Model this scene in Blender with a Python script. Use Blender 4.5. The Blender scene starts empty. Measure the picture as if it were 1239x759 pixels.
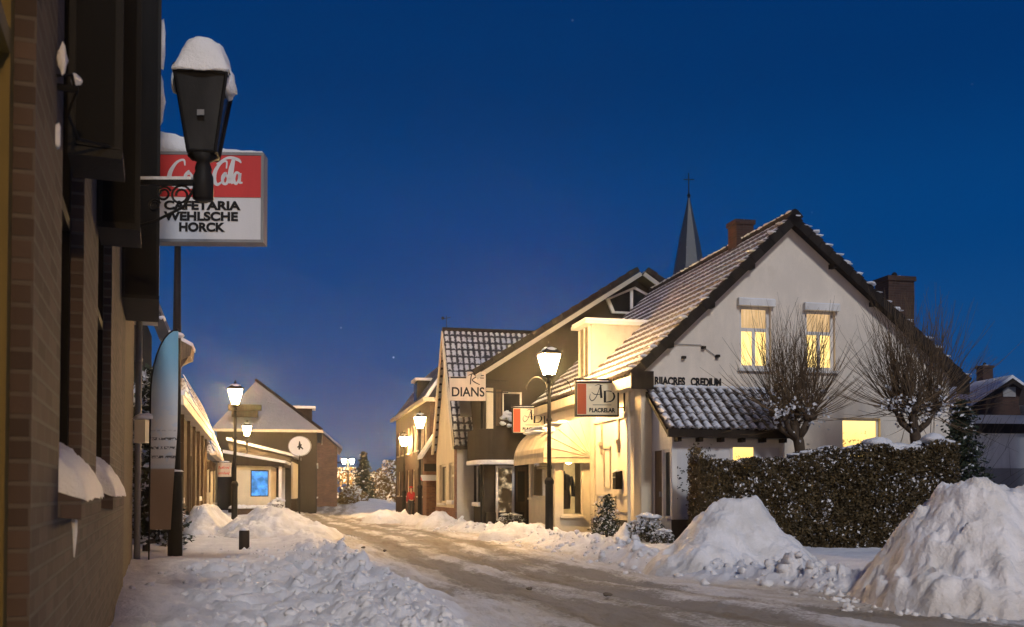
import bpy, bmesh, math, random
import numpy as np
from mathutils import Vector, Matrix
from mathutils.geometry import tessellate_polygon
random.seed(7); rng = np.random.default_rng(7)
R = math.radians
scene = bpy.context.scene
COL = scene.collection

# ------------------------------------------------------------------ camera
F, CX, HOR, CAMH, PITCH = 1200.0, 619.5, 596.0, 1.1, R(1.5)
YC = HOR - F*math.tan(PITCH)
cam = bpy.data.cameras.new('camera'); camo = bpy.data.objects.new('camera', cam); COL.objects.link(camo)
camo.location = (0, 0, CAMH); camo.rotation_euler = (math.pi/2 + PITCH, 0, 0)
cam.sensor_width = 36; cam.lens = F/1239*36
cam.shift_y = (YC - 379.5)/1239
cam.clip_end = 6000; cam.clip_start = 0.1
cam.dof.use_dof = True; cam.dof.focus_distance = 25; cam.dof.aperture_fstop = 5.0
scene.camera = camo

def at(px, py, d):
    "world point at depth d (metres) seen at a place of the photograph"
    a = (px-CX)/F; b = (YC-py)/F
    dy = math.cos(PITCH) - b*math.sin(PITCH); dz = math.sin(PITCH) + b*math.cos(PITCH)
    t = d/dy
    return Vector((a*t, d, CAMH + dz*t))
def wx(px, d): return (px-CX)/F*d
def wz(py, d): return at(CX, py, d).z

# ------------------------------------------------------------------ numpy noise
def _h(ix, iy, s):
    h = (ix.astype(np.int64)*374761393 + iy.astype(np.int64)*668265263 + s*974634777) & 0xffffffff
    h = ((h ^ (h >> 13))*1274126177) & 0xffffffff
    h = ((h ^ (h >> 16))*2246822519) & 0xffffffff
    return ((h ^ (h >> 15)) & 0xffffff)/float(0xffffff)
def vnoise(x, y, s=0):
    ix = np.floor(x); iy = np.floor(y); fx = x-ix; fy = y-iy
    fx = fx*fx*(3-2*fx); fy = fy*fy*(3-2*fy)
    a = _h(ix, iy, s); b = _h(ix+1, iy, s); c = _h(ix, iy+1, s); d = _h(ix+1, iy+1, s)
    return (a*(1-fx)+b*fx)*(1-fy) + (c*(1-fx)+d*fx)*fy
def fbm(x, y, s=0, o=4, g=0.5):
    v = np.zeros_like(x); a = 1; t = 0
    for k in range(o):
        v = v + a*(vnoise(x*2**k, y*2**k, s+k*17)-.5); t += a; a *= g
    return v/t*2
def worley(x, y, s=0):
    ix = np.floor(x); iy = np.floor(y); best = np.full(x.shape, 9.0); val = np.zeros_like(x)
    for dx in (-1, 0, 1):
        for dy in (-1, 0, 1):
            cx = ix+dx; cy = iy+dy
            q = np.hypot(cx+_h(cx, cy, s)-x, cy+_h(cx, cy, s+5)-y)
            m = q < best; best = np.where(m, q, best); val = np.where(m, _h(cx, cy, s+9), val)
    return best, val
def sstep(a, b, x):
    t = np.clip((x-a)/(b-a), 0, 1); return t*t*(3-2*t)

# ------------------------------------------------------------------ materials
MATS = {}
class N:
    "small node-graph writer"
    def __init__(s, name):
        s.m = bpy.data.materials.new(name); s.m.use_nodes = True; s.t = s.m.node_tree; s.t.nodes.clear()
        s.out = s.t.nodes.new('ShaderNodeOutputMaterial')
    def n(s, typ, ins=None, **kw):
        nd = s.t.nodes.new('ShaderNode'+typ)
        for k, v in kw.items(): setattr(nd, k, v)
        for k, v in (ins or {}).items(): s.set(nd.inputs[k], v)
        return nd
    def set(s, sock, v):
        if isinstance(v, bpy.types.NodeSocket): s.t.links.new(v, sock)
        elif isinstance(v, (tuple, list)) and len(v) == 3 and sock.type == 'RGBA': sock.default_value = (*v, 1)
        else: sock.default_value = v
    def math(s, op, a, b=0.0, c=0.0):
        nd = s.n('Math', operation=op); s.set(nd.inputs[0], a); s.set(nd.inputs[1], b); s.set(nd.inputs[2], c); return nd.outputs[0]
    def mix(s, f, a, b):
        nd = s.n('Mix', data_type='RGBA'); s.set(nd.inputs[0], f); s.set(nd.inputs[6], a); s.set(nd.inputs[7], b); return nd.outputs[2]
    def ramp(s, f, a, b):
        nd = s.n('MapRange', {'Value': f, 'From Min': a, 'From Max': b}); nd.interpolation_type = 'SMOOTHSTEP'; return nd.outputs[0]
    def noise(s, sc, det=4, vec=None, rough=.55):
        nd = s.n('TexNoise', {'Scale': sc, 'Detail': det, 'Roughness': rough})
        if vec is not None: s.set(nd.inputs['Vector'], vec)
        return nd.outputs[0]
    def obj(s): return s.n('TexCoord').outputs['Object']
    def geo(s): return s.n('NewGeometry').outputs['Position']
    def uv(s): return s.n('TexCoord').outputs['UV']
    def bump(s, h, dist=.01, st=1.0): return s.n('Bump', {'Height': h, 'Distance': dist, 'Strength': st}).outputs[0]
    def fin(s, col, rough=.7, metal=0.0, normal=None, spec=.3, **kw):
        p = s.n('BsdfPrincipled'); s.set(p.inputs['Base Color'], col); s.set(p.inputs['Roughness'], rough)
        s.set(p.inputs['Metallic'], metal); s.set(p.inputs['Specular IOR Level'], spec)
        for k, v in kw.items(): s.set(p.inputs[k.replace('_', ' ')], v)
        if normal is not None: s.set(p.inputs['Normal'], normal)
        s.t.links.new(p.outputs[0], s.out.inputs[0]); return s.m

def m_snow(name='snow', sc=9.0, col=(.80, .81, .84), b=.02):
    g = N(name); v = g.geo()
    n1 = g.noise(sc, 6, v, .62); n2 = g.noise(sc*7, 3, v)
    h = g.math('ADD', n1, g.math('MULTIPLY', n2, .25))
    c = g.mix(g.ramp(g.noise(1.3, 4, v), .35, .7), tuple(x*.9 for x in col), col)
    return g.fin(c, .55, 0, g.bump(h, b*1.5, .8), .25)
def m_paint(name, col, var=.12, rough=.55, sc=3.0, bump=.003, metal=0.0, streak=True):
    g = N(name); v = g.obj()
    mp = g.n('Mapping', {'Vector': v, 'Scale': (1, 1, .25 if streak else 1)}).outputs[0]
    f = g.ramp(g.noise(sc, 5, mp), .3, .75)
    c = g.mix(f, tuple(x*(1-var*1.8) for x in col), tuple(min(1, x*(1+var*.3)) for x in col))
    return g.fin(c, rough, metal, g.bump(g.noise(60, 3, v), bump, .5), .08 if max(col) < .05 else .3)
def m_plaster(name, col):
    g = N(name); v = g.obj()
    mp = g.n('Mapping', {'Vector': v, 'Scale': (1.0, 1.0, .42)}).outputs[0]
    f = g.ramp(g.noise(1.7, 7, mp, .7), .36, .80)
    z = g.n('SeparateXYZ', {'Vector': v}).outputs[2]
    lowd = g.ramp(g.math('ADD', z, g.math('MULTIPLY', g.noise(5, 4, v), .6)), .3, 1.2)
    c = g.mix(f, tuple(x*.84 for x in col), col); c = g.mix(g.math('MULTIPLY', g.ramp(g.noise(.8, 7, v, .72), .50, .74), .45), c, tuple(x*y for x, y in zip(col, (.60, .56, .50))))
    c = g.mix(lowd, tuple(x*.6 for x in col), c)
    return g.fin(c, .85, 0, g.bump(g.noise(45, 5, v, .7), .006, .7), .15)
def m_brick(name, c1, c2, mort, w=.22, h=.0625, ms=.006):
    g = N(name); uv = g.uv()
    b = g.n('TexBrick', {'Vector': uv, 'Color1': c1, 'Color2': c2, 'Mortar': mort, 'Scale': 1.0, 'Mortar Size': ms,
                         'Mortar Smooth': .3, 'Brick Width': w, 'Row Height': h, 'Bias': 0.0})
    f = g.noise(1.1, 5, g.obj(), .6)
    c = g.mix(g.ramp(f, .35, .7), g.mix(.30, b.outputs[0], (.02, .016, .014)), b.outputs[0])
    hh = g.math('SUBTRACT', g.math('MULTIPLY', g.noise(30, 4, uv), .4), b.outputs[1])
    return g.fin(c, .85, 0, g.bump(hh, .008, .8), .2)
def m_tile(name, col, ulim=.30, vlim=.28, snow=1.0, soft=.10):
    "tile roof with snow lying on the tiles; UV counts tiles and courses"
    g = N(name); uv = g.n('SeparateXYZ', {'Vector': g.uv()})
    nz = g.noise(2.2, 4, g.geo()); nf = g.noise(14, 3, g.geo())
    jit = g.math('ADD', g.math('MULTIPLY', g.math('SUBTRACT', nz, .5), .5), g.math('MULTIPLY', g.math('SUBTRACT', nf, .5), .5))
    fu = g.math('ABSOLUTE', g.math('SUBTRACT', g.math('FRACT', uv.outputs[0]), .5))
    fv = g.math('FRACT', uv.outputs[1])
    a = g.ramp(g.math('SUBTRACT', g.math('ADD', ulim, jit), fu), -soft, soft)
    b = g.ramp(g.math('SUBTRACT', g.math('ADD', fv, jit), vlim), -soft, soft)
    thin = g.ramp(g.math('ADD', g.noise(.9, 4, g.geo(), .6), g.math('MULTIPLY', nf, .25)), .42, .56)
    s = g.math('MULTIPLY', g.math('MULTIPLY', a, b), g.math('MULTIPLY', snow, g.math('ADD', .35, g.math('MULTIPLY', thin, .65))))
    dark = g.mix(nf, tuple(x*.6 for x in col), col)
    return g.fin(g.mix(s, dark, (.78, .79, .83)), g.math('ADD', .45, g.math('MULTIPLY', s, .2)), 0, g.bump(g.math('ADD', s, g.math('MULTIPLY', nf, .3)), .02, .7))
def m_emit(name, col, st, var=0.0, sc=3.0):
    g = N(name); e = g.n('Emission', {'Strength': st})
    if var:
        v = g.obj(); f = g.ramp(g.noise(sc, 4, v), .3, .75)
        g.set(e.inputs[0], g.mix(f, tuple(x*(1-var) for x in col), col))
    else: g.set(e.inputs[0], col)
    g.t.links.new(e.outputs[0], g.out.inputs[0]); return g.m
def m_lampglass(name, col, st):
    "frosted lamp glass: brightest at the middle where the lamp sits, fading to the edges"
    g = N(name); e = g.n('Emission'); z = g.n('SeparateXYZ', {'Vector': g.n('TexCoord').outputs['Generated']}).outputs[2]
    f = g.ramp(g.math('ABSOLUTE', g.math('SUBTRACT', z, .55)), .6, .1)
    g.set(e.inputs[0], col); g.set(e.inputs[1], g.math('MULTIPLY', st, g.math('ADD', .35, f)))
    g.t.links.new(e.outputs[0], g.out.inputs[0]); return g.m
def m_curtain(name, col, st):
    "lit window with the folds of a net curtain"
    g = N(name); v = g.uv()
    mp = g.n('Mapping', {'Vector': v, 'Scale': (1, .06, 1)}).outputs[0]
    f = g.ramp(g.noise(16, 3, mp), .25, .8); f2 = g.ramp(g.noise(2.0, 3, v), .3, .75)
    c = g.mix(f, tuple(x*y for x, y in zip(col, (.78, .68, .5))), col)
    c = g.mix(f2, g.mix(.5, c, tuple(x*.5 for x in col)), c)
    e = g.n('Emission', {'Color': c, 'Strength': st}); gl = g.n('BsdfGlossy', {'Roughness': .05, 'Color': (.05, .05, .06)})
    ad = g.n('AddShader'); g.t.links.new(e.outputs[0], ad.inputs[0]); g.t.links.new(gl.outputs[0], ad.inputs[1])
    g.t.links.new(ad.outputs[0], g.out.inputs[0]); return g.m
def m_glass(name, tint=(.9, .9, .9), refl=.12):
    g = N(name); t = g.n('BsdfTransparent', {'Color': tint}); gl = g.n('BsdfGlossy', {'Roughness': .02, 'Color': (.9, .9, .9)})
    fr = g.n('Fresnel', {'IOR': 1.45}).outputs[0]
    mx = g.n('MixShader'); g.set(mx.inputs[0], g.math('ADD', g.math('MULTIPLY', fr, .8), refl*.3)); g.t.links.new(t.outputs[0], mx.inputs[1]); g.t.links.new(gl.outputs[0], mx.inputs[2])
    g.t.links.new(mx.outputs[0], g.out.inputs[0]); return g.m
def m_leaf(name, c1, c2, rough=.6):
    g = N(name); f = g.ramp(g.noise(3.5, 4, g.geo()), .3, .7)
    oi = g.noise(40, 2, g.geo())
    c = g.mix(f, c1, c2); c = g.mix(g.math('MULTIPLY', oi, .5), c, tuple(x*.4 for x in c1))
    return g.fin(c, rough)
def m_wood(name, c1, c2, board=.12):
    g = N(name); uv = g.n('SeparateXYZ', {'Vector': g.uv()})
    fr = g.math('ABSOLUTE', g.math('SUBTRACT', g.math('FRACT', g.math('DIVIDE', uv.outputs[0], board)), .5))
    gap = g.ramp(fr, .49, .44)
    mp = g.n('Mapping', {'Vector': g.uv(), 'Scale': (8, 1, 1)}).outputs[0]
    c = g.mix(g.ramp(g.noise(4, 5, mp), .3, .7), c1, c2); c = g.mix(gap, (.01, .008, .006), c)
    return g.fin(c, .8, 0, g.bump(gap, .01, .8))

def m_litplant(name, col, st, z0):
    'lit pane seen with dark house plants standing on the sill inside'
    g = N(name); v = g.uv(); z = g.n('SeparateXYZ', {'Vector': v}).outputs[1]
    h = g.math('MULTIPLY', g.math('SUBTRACT', z, z0), 1.0)
    lf = g.math('ADD', g.noise(6, 3, v, .6), g.math('MULTIPLY', g.noise(24, 3, v, .7), .35))
    m = g.ramp(g.math('SUBTRACT', lf, g.math('MULTIPLY', h, .62)), .56, .64)
    gl = g.ramp(g.math('ADD', h, g.math('MULTIPLY', g.noise(2, 3, v), .4)), .0, .9)
    c = g.mix(gl, tuple(x*y for x, y in zip(col, (.75, .62, .45))), col); c = g.mix(g.math('MULTIPLY', m, .8), c, (.10, .055, .012))
    e = g.n('Emission', {'Color': c, 'Strength': st}); g.t.links.new(e.outputs[0], g.out.inputs[0]); return g.m
M = dict(
 snow=m_snow(), snow_fine=m_snow('snow_cap', 14, (.82, .83, .86), .022),
 brick_near=m_brick('brown_brick', (.120, .088, .078), (.062, .047, .043), (.125, .112, .104), ms=.008),
 brick_red=m_brick('red_brick', (.26, .12, .07), (.17, .075, .05), (.2, .17, .14)),
 brick_dark=m_brick('dark_brick', (.095, .05, .036), (.06, .033, .025), (.08, .068, .06)),
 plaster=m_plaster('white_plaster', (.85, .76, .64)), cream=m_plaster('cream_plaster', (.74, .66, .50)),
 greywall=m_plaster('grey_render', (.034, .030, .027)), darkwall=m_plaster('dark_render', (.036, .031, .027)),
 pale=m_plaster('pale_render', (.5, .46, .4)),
 white=m_paint('white_paint', (.78, .76, .72), .1), offwhite=m_paint('cream_paint', (.72, .64, .48), .1),
 black=m_paint('black_paint', (.009, .009, .010), .3, .6), iron=m_paint('black_iron', (.02, .02, .021), .3, .5),
 darkwood=m_wood('dark_wood', (.06, .04, .028), (.1, .068, .045)), wood=m_wood('grey_wood', (.09, .066, .045), (.14, .10, .07)),
 fascia=m_paint('dark_fascia', (.03, .024, .02), .3, .6), plinth=m_paint('dark_plinth', (.055, .05, .048), .25, .8),
 zinc=m_paint('zinc', (.28, .28, .29), .15, .5, metal=.3), grey=m_paint('grey_paint', (.3, .29, .28), .1),
 yellow=m_paint('yellow_paint', (.15, .115, .035), .15), red=m_paint('red_sign', (.62, .05, .05), .06),
 orange=m_paint('orange_red_sign', (.62, .10, .03), .06), signwhite=m_paint('sign_white', (.74, .74, .76), .05, .4),
 ink=m_paint('sign_ink', (.02, .02, .022), .1, .6),
 tile=m_tile('roof_tile', (.085, .06, .05), .62, .22), tile_pan=m_tile('pan_tile', (.055, .042, .038), .27, .03, 1.0, .16),
 tile_grid=m_tile('grid_tile', (.04, .04, .05), .30, .24, .75), tile_snowy=m_tile('snowy_tile', (.09, .07, .06), .8, .02),
 tile_dark=m_tile('bare_tile', (.04, .034, .032), .05, .55), slate=m_tile('spire_slate', (.05, .06, .075), .0, .9, .15),
 dark_glass=m_paint('dark_window_glass', (.012, .014, .018), .2, .06, bump=0), glass=m_glass('clear_glass'),
 lit=m_curtain('lit_curtain', (1.0, .72, .27), 2.4), lit_plant=None, lit_soft=m_curtain('lit_blind', (1.0, .68, .36), 1.0),
 lit_shop=m_emit('lit_shop_wall', (1.0, .62, .22), .9, .5, 2.0), lit_dim=m_curtain('dim_curtain', (1.0, .7, .35), .45),
 bulb=m_emit('shop_bulb', (1.0, .8, .5), 14), tv=m_emit('blue_screen', (.12, .42, 1.0), 1.6, .75, 2.6),
 lamp=m_lampglass('lamp_glass', (1.0, .60, .23), 780.0),
 bark=m_leaf('bark', (.07, .05, .035), (.11, .08, .055), .9), twig=m_leaf('twig', (.12, .08, .045), (.17, .115, .065), .8),
 hedge=m_leaf('hedge_leaf', (.065, .048, .022), (.135, .098, .043)), conifer=m_leaf('conifer_leaf', (.02, .032, .02), (.04, .055, .03)),
 shrub=m_leaf('shrub_leaf', (.05, .05, .025), (.09, .08, .04)), cloth=m_paint('dark_cloth', (.04, .045, .05), .3, .9),
 redcloth=m_paint('red_cloth', (.55, .04, .05), .2, .9), skin=m_paint('skin', (.5, .32, .24), .1), canvas=m_paint('cream_canvas', (.70, .60, .42), .15, .8),
 frost=m_paint('frosted_film', (.66, .65, .65), .06, .4),
)

# ------------------------------------------------------------------ mesh builder
class MB:
    def __init__(s): s.v = []; s.f = []; s.uvs = {}
    def add(s, vs, fs):
        o = len(s.v); s.v += [tuple(p) for p in vs]; s.f += [tuple(i+o for i in f) for f in fs]; return s
    def hexa(s, p):
        return s.add(p, [(0, 3, 2, 1), (4, 5, 6, 7), (0, 1, 5, 4), (1, 2, 6, 5), (2, 3, 7, 6), (3, 0, 4, 7)])
    def box(s, x0, x1, y0, y1, z0, z1):
        return s.hexa([(x0, y0, z0), (x1, y0, z0), (x1, y1, z0), (x0, y1, z0), (x0, y0, z1), (x1, y0, z1), (x1, y1, z1), (x0, y1, z1)])
    def fbox(s, fr, a0, a1, b0, b1, z0, z1):
        return s.hexa([fr(a0, b0, z0), fr(a1, b0, z0), fr(a1, b1, z0), fr(a0, b1, z0), fr(a0, b0, z1), fr(a1, b0, z1), fr(a1, b1, z1), fr(a0, b1, z1)])
    def quad(s, a, b, c, d): return s.add([a, b, c, d], [(0, 1, 2, 3)])
    def prism(s, poly, off):
        "poly: 3-D points, extruded by off"
        off = Vector(off); n = len(poly); P = [Vector(p) for p in poly]
        return s.add(P+[p+off for p in P], [tuple(range(n))[::-1], tuple(range(n, 2*n))]+[(i, (i+1) % n, (i+1) % n+n, i+n) for i in range(n)])
    def tube(s, pts, rad, n=6, cap=True):
        pts = [Vector(p) for p in pts]
        if not isinstance(rad, (list, tuple)): rad = [rad]*len(pts)
        vs = []; fs = []; ref = None
        for i, p in enumerate(pts):
            d = (pts[min(i+1, len(pts)-1)]-pts[max(i-1, 0)]).normalized()
            if ref is None: ref = Vector((1, 0, 0)) if abs(d.x) < .8 else Vector((0, 1, 0))
            a = (ref - d*ref.dot(d)).normalized(); b = d.cross(a); ref = a
            for k in range(n):
                t = 2*math.pi*k/n; vs.append(p + (a*math.cos(t)+b*math.sin(t))*rad[i])
        for i in range(len(pts)-1):
            for k in range(n): fs.append((i*n+k, i*n+(k+1) % n, (i+1)*n+(k+1) % n, (i+1)*n+k))
        if cap: fs += [tuple(range(n))[::-1], tuple(range((len(pts)-1)*n, len(pts)*n))]
        return s.add(vs, fs)
    def lathe(s, prof, c=(0, 0, 0), n=12, rot=0.0):
        "prof: (radius, z) pairs"
        vs = []; fs = []
        for r, z in prof:
            for k in range(n):
                t = rot+2*math.pi*k/n; vs.append((c[0]+r*math.cos(t), c[1]+r*math.sin(t), c[2]+z))
        for i in range(len(prof)-1):
            for k in range(n): fs.append((i*n+k, i*n+(k+1) % n, (i+1)*n+(k+1) % n, (i+1)*n+k))
        fs += [tuple(range(n))[::-1], tuple(range((len(prof)-1)*n, len(prof)*n))]
        return s.add(vs, fs)
    def blob(s, c, r, seed=0, n=9, amp=.25, flat=False):
        "lumpy ellipsoid"
        vs = []; fs = []; rd = random.Random(seed); ph = [rd.random()*9 for _ in range(6)]; m = 2*n
        for i in range(n+1):
            th = math.pi*i/n
            for k in range(m):
                t = 2*math.pi*k/m; d = Vector((math.sin(th)*math.cos(t), math.sin(th)*math.sin(t), math.cos(th)))
                q = 1+amp*(math.sin(3*d.x+ph[0])*math.sin(3.7*d.y+ph[1])+.5*math.sin(7*d.z+ph[2]+5*d.x)*math.sin(6*d.y+ph[3]))
                z = d.z*r[2]*q
                if flat and z < 0: z *= .1
                vs.append((c[0]+d.x*r[0]*q, c[1]+d.y*r[1]*q, c[2]+z))
        for i in range(n):
            for k in range(m): fs.append((i*m+k, (i+1)*m+k, (i+1)*m+(k+1) % m, i*m+(k+1) % m))
        return s.add(vs, fs)
    def rough(s, amp, sc=8.0, seed=0.0):
        from mathutils import noise as mn_
        for i, p in enumerate(s.v):
            q = Vector(p)*sc+Vector((seed, seed*2, 0)); n_ = mn_.fractal(q, .9, 2.1, 4); m_ = mn_.noise(q*.45+Vector((7, 3, 1)))
            s.v[i] = (p[0]+amp*m_*.7, p[1]+amp*mn_.noise(q*.6)*.7, p[2]+amp*n_)
        return s
    def build(s, name, mat, parent=None, smooth=False, recalc=True, uv='box'):
        me = bpy.data.meshes.new(name); me.from_pydata(s.v, [], s.f)
        if recalc and len(s.f) < 6000:
            bm = bmesh.new(); bm.from_mesh(me); bmesh.ops.recalc_face_normals(bm, faces=bm.faces); bm.to_mesh(me); bm.free()
        me.update()
        mats = mat if isinstance(mat, (list, tuple)) else [mat]
        for m in mats: me.materials.append(M[m] if isinstance(m, str) else m)
        if uv == 'box':
            ul = me.uv_layers.new(name='UVMap').data; Z = Vector((0, 0, 1))
            for p in me.polygons:
                n = p.normal
                if abs(n.z) > .97 or n.length < .5: t = Vector((1, 0, 0)); b = Vector((0, 1, 0))
                else:
                    t = Z.cross(n).normalized(); b = n.cross(t)
                    if t.x + t.y*.99 < 0: t = -t
                for li in p.loop_indices:
                    co = me.vertices[me.loops[li].vertex_index].co; ul[li].uv = (co.dot(t), co.dot(b))
        if smooth: me.polygons.foreach_set('use_smooth', [True]*len(me.polygons))
        o = bpy.data.objects.new(name, me); COL.objects.link(o)
        if parent is not None: o.parent = parent
        if name == 'snow_patches': o['kind'] = 'stuff'
        return o

def frame(o, u, n):
    o = Vector((*o, 0)) if len(o) == 2 else Vector(o); u = Vector((*u, 0)); n = Vector((*n, 0))
    return lambda a, b, z: o + u*a + n*b + Vector((0, 0, z))

def thing(name, label, cat, loc=(0, 0, 0), rotz=0.0, group=None):
    o = bpy.data.objects.new(name, None); COL.objects.link(o); o.location = loc; o.rotation_euler = (0, 0, rotz)
    o.empty_display_size = .2; o['label'] = label; o['category'] = cat
    if group: o['group'] = group
    return o
def tag(o, label, cat, group=None):
    o['label'] = label; o['category'] = cat
    if group: o['group'] = group
    return o
def dup(root, loc, rotz=None, label=None, scale=None):
    r = root.copy(); COL.objects.link(r); r.location = loc
    if rotz is not None: r.rotation_euler = (0, 0, rotz)
    if label: r['label'] = label
    if scale: r.scale = scale
    for ch in list(root.children):
        c = ch.copy(); COL.objects.link(c); c.parent = r
        for g in list(ch.children):
            d = g.copy(); COL.objects.link(d); d.parent = c
    return r

def wall(mb, fr, outer, holes=(), depth=.14):
    "flat wall from a 2-D outline with rectangular openings (a0,a1,z0,z1) and their reveals"
    loops = [[Vector((p[0], p[1], 0)) for p in outer]]
    for h in holes: loops.append([Vector((h[0], h[2], 0)), Vector((h[0], h[3], 0)), Vector((h[1], h[3], 0)), Vector((h[1], h[2], 0))])
    flat = [p for l in loops for p in l]; tris = tessellate_polygon(loops)
    mb.add([fr(p.x, 0, p.y) for p in flat], tris)
    for a0, a1, z0, z1 in holes:
        c = [(a0, z0), (a1, z0), (a1, z1), (a0, z1)]
        for i in range(4):
            p, q = c[i], c[(i+1) % 4]
            mb.quad(fr(p[0], 0, p[1]), fr(q[0], 0, q[1]), fr(q[0], -depth, q[1]), fr(p[0], -depth, p[1]))

def window(par, fr, a0, a1, z0, z1, mat='white', pane='dark_glass', cols=1, rows=(), depth=.10, fw=.05, sill=None, name='window', snow=False):
    "window set back in its opening: frame > pane, sill"
    mb = MB(); t = .05; d0 = -depth-t; d1 = -depth
    mb.fbox(fr, a0+.001, a0+fw, d0, d1, z0, z1); mb.fbox(fr, a1-fw, a1-.001, d0, d1, z0, z1)
    mb.fbox(fr, a0+fw, a1-fw, d0, d1, z0, z0+fw); mb.fbox(fr, a0+fw, a1-fw, d0, d1, z1-fw, z1)
    for r in rows: mb.fbox(fr, a0+fw, a1-fw, d0+.004, d1-.004, r-fw*.5, r+fw*.5)
    for k in range(1, cols):
        a = a0+(a1-a0)*k/cols; zt = rows[-1] if rows else z1-fw
        mb.fbox(fr, a-fw*.5, a+fw*.5, d0+.008, d1-.008, z0+fw, zt-fw*.5)
    o = mb.build(name, mat, par)
    pm = MB()
    panes = pane if isinstance(pane, (list, tuple)) else [pane]
    zz = [z0+.01]+list(rows)+[z1-.01]
    if len(panes) > 1 and rows:
        for i, pn in enumerate(panes):
            q = MB(); q.quad(*[fr(a, -depth-.03, z) for a, z in ((a0+.01, zz[i]), (a1-.01, zz[i]), (a1-.01, zz[i+1]), (a0+.01, zz[i+1]))]); q.build('pane', pn, o)
    else:
        pm.quad(*[fr(a, -depth-.03, z) for a, z in ((a0+.01, z0+.01), (a1-.01, z0+.01), (a1-.01, z1-.01), (a0+.01, z1-.01))]); pm.build('pane', panes[0], o)
    if sill:
        sb = MB(); sb.fbox(fr, a0-.06, a1+.06, -.02, .09, z0-.07, z0-.004); sb.build('sill', sill, o)
    if snow:
        sb = MB(); sb.fbox(fr, a0-.05, a1+.05, -.05, .085, z0-.003, z0+.07); sb.build('snow_cap', 'snow_fine', o)
    return o

def tile_roof(name, par, o, u, s, L, S, mat, tw=.24, ch=.33, lift=.035, amp=.022, k=6, jitter=0.0):
    "tiled slope: o = lower corner, u = along the eave, s = up the slope (unit vectors)"
    o, u, s = Vector(o), Vector(u).normalized(), Vector(s).normalized(); n = u.cross(s)
    if n.z < 0: n = -n
    nu = max(1, round(L/tw)); nv = max(1, round(S/ch)); tw = L/nu; ch = S/nv
    us = [i*tw/k for i in range(nu*k+1)]; vs = []; fs = []; uv = []
    W = len(us)
    for j in range(nv):
        for row, (v, h) in enumerate(((j*ch, 0.0), (j*ch, lift), ((j+1)*ch, .004))):
            for i, a in enumerate(us):
                ph = (i % k)/k; p = amp*(.5-.5*math.cos(2*math.pi*ph))
                vs.append(o+u*a+s*v+n*(h+p + jitter*math.sin(a*1.1+v*.7)))
                uv.append((i/k, j + (0.0 if row < 2 else .999)))
        b = j*3*W
        for i in range(W-1):
            fs.append((b+i, b+i+1, b+W+i+1, b+W+i)); fs.append((b+W+i, b+W+i+1, b+2*W+i+1, b+2*W+i))
    me = bpy.data.meshes.new(name); me.from_pydata([tuple(p) for p in vs], [], fs); me.update()
    me.materials.append(M[mat]); ul = me.uv_layers.new(name='UVMap').data
    li = np.empty(len(me.loops), dtype=np.int64); me.loops.foreach_get('vertex_index', li)
    ul.foreach_set('uv', np.array(uv, dtype=np.float32)[li].ravel())
    ob = bpy.data.objects.new(name, me); COL.objects.link(ob); ob.parent = par
    return ob

def leaves(name, pts, size, mat, par=None, snow_frac=0.0, snow_up=None, flatten=0.0, aspect=1.6):
    "many small leaf faces at pts; a share of them carries snow"
    n = len(pts); a = rng.normal(size=(n, 3)); a /= np.linalg.norm(a, axis=1)[:, None]
    b = rng.normal(size=(n, 3)); b -= a*np.sum(a*b, axis=1)[:, None]; b /= np.linalg.norm(b, axis=1)[:, None]
    if flatten: a[:, 2] *= (1-flatten); b[:, 2] *= (1-flatten)
    sz = size*rng.uniform(.6, 1.35, size=(n, 1)); a *= sz*aspect*.5; b *= sz*.5
    V = np.stack([pts-a, pts+b*.9, pts+a, pts-b*.9], axis=1).reshape(-1, 3)
    me = bpy.data.meshes.new(name); me.vertices.add(4*n); me.vertices.foreach_set('co', V.astype(np.float32).ravel())
    me.loops.add(4*n); me.loops.foreach_set('vertex_index', np.arange(4*n, dtype=np.int32))
    me.polygons.add(n); me.polygons.foreach_set('loop_start', np.arange(0, 4*n, 4, dtype=np.int32)); me.polygons.foreach_set('loop_total', np.full(n, 4, dtype=np.int32))
    me.materials.append(M[mat]); me.materials.append(M['snow_fine'])
    if snow_frac or snow_up is not None:
        pr = np.full(n, snow_frac) if snow_up is None else snow_up
        me.polygons.foreach_set('material_index', (rng.random(n) < pr).astype(np.int32))
    me.update(calc_edges=True); me.validate()
    o = bpy.data.objects.new(name, me); COL.objects.link(o)
    if par is not None: o.parent = par
    return o

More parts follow.
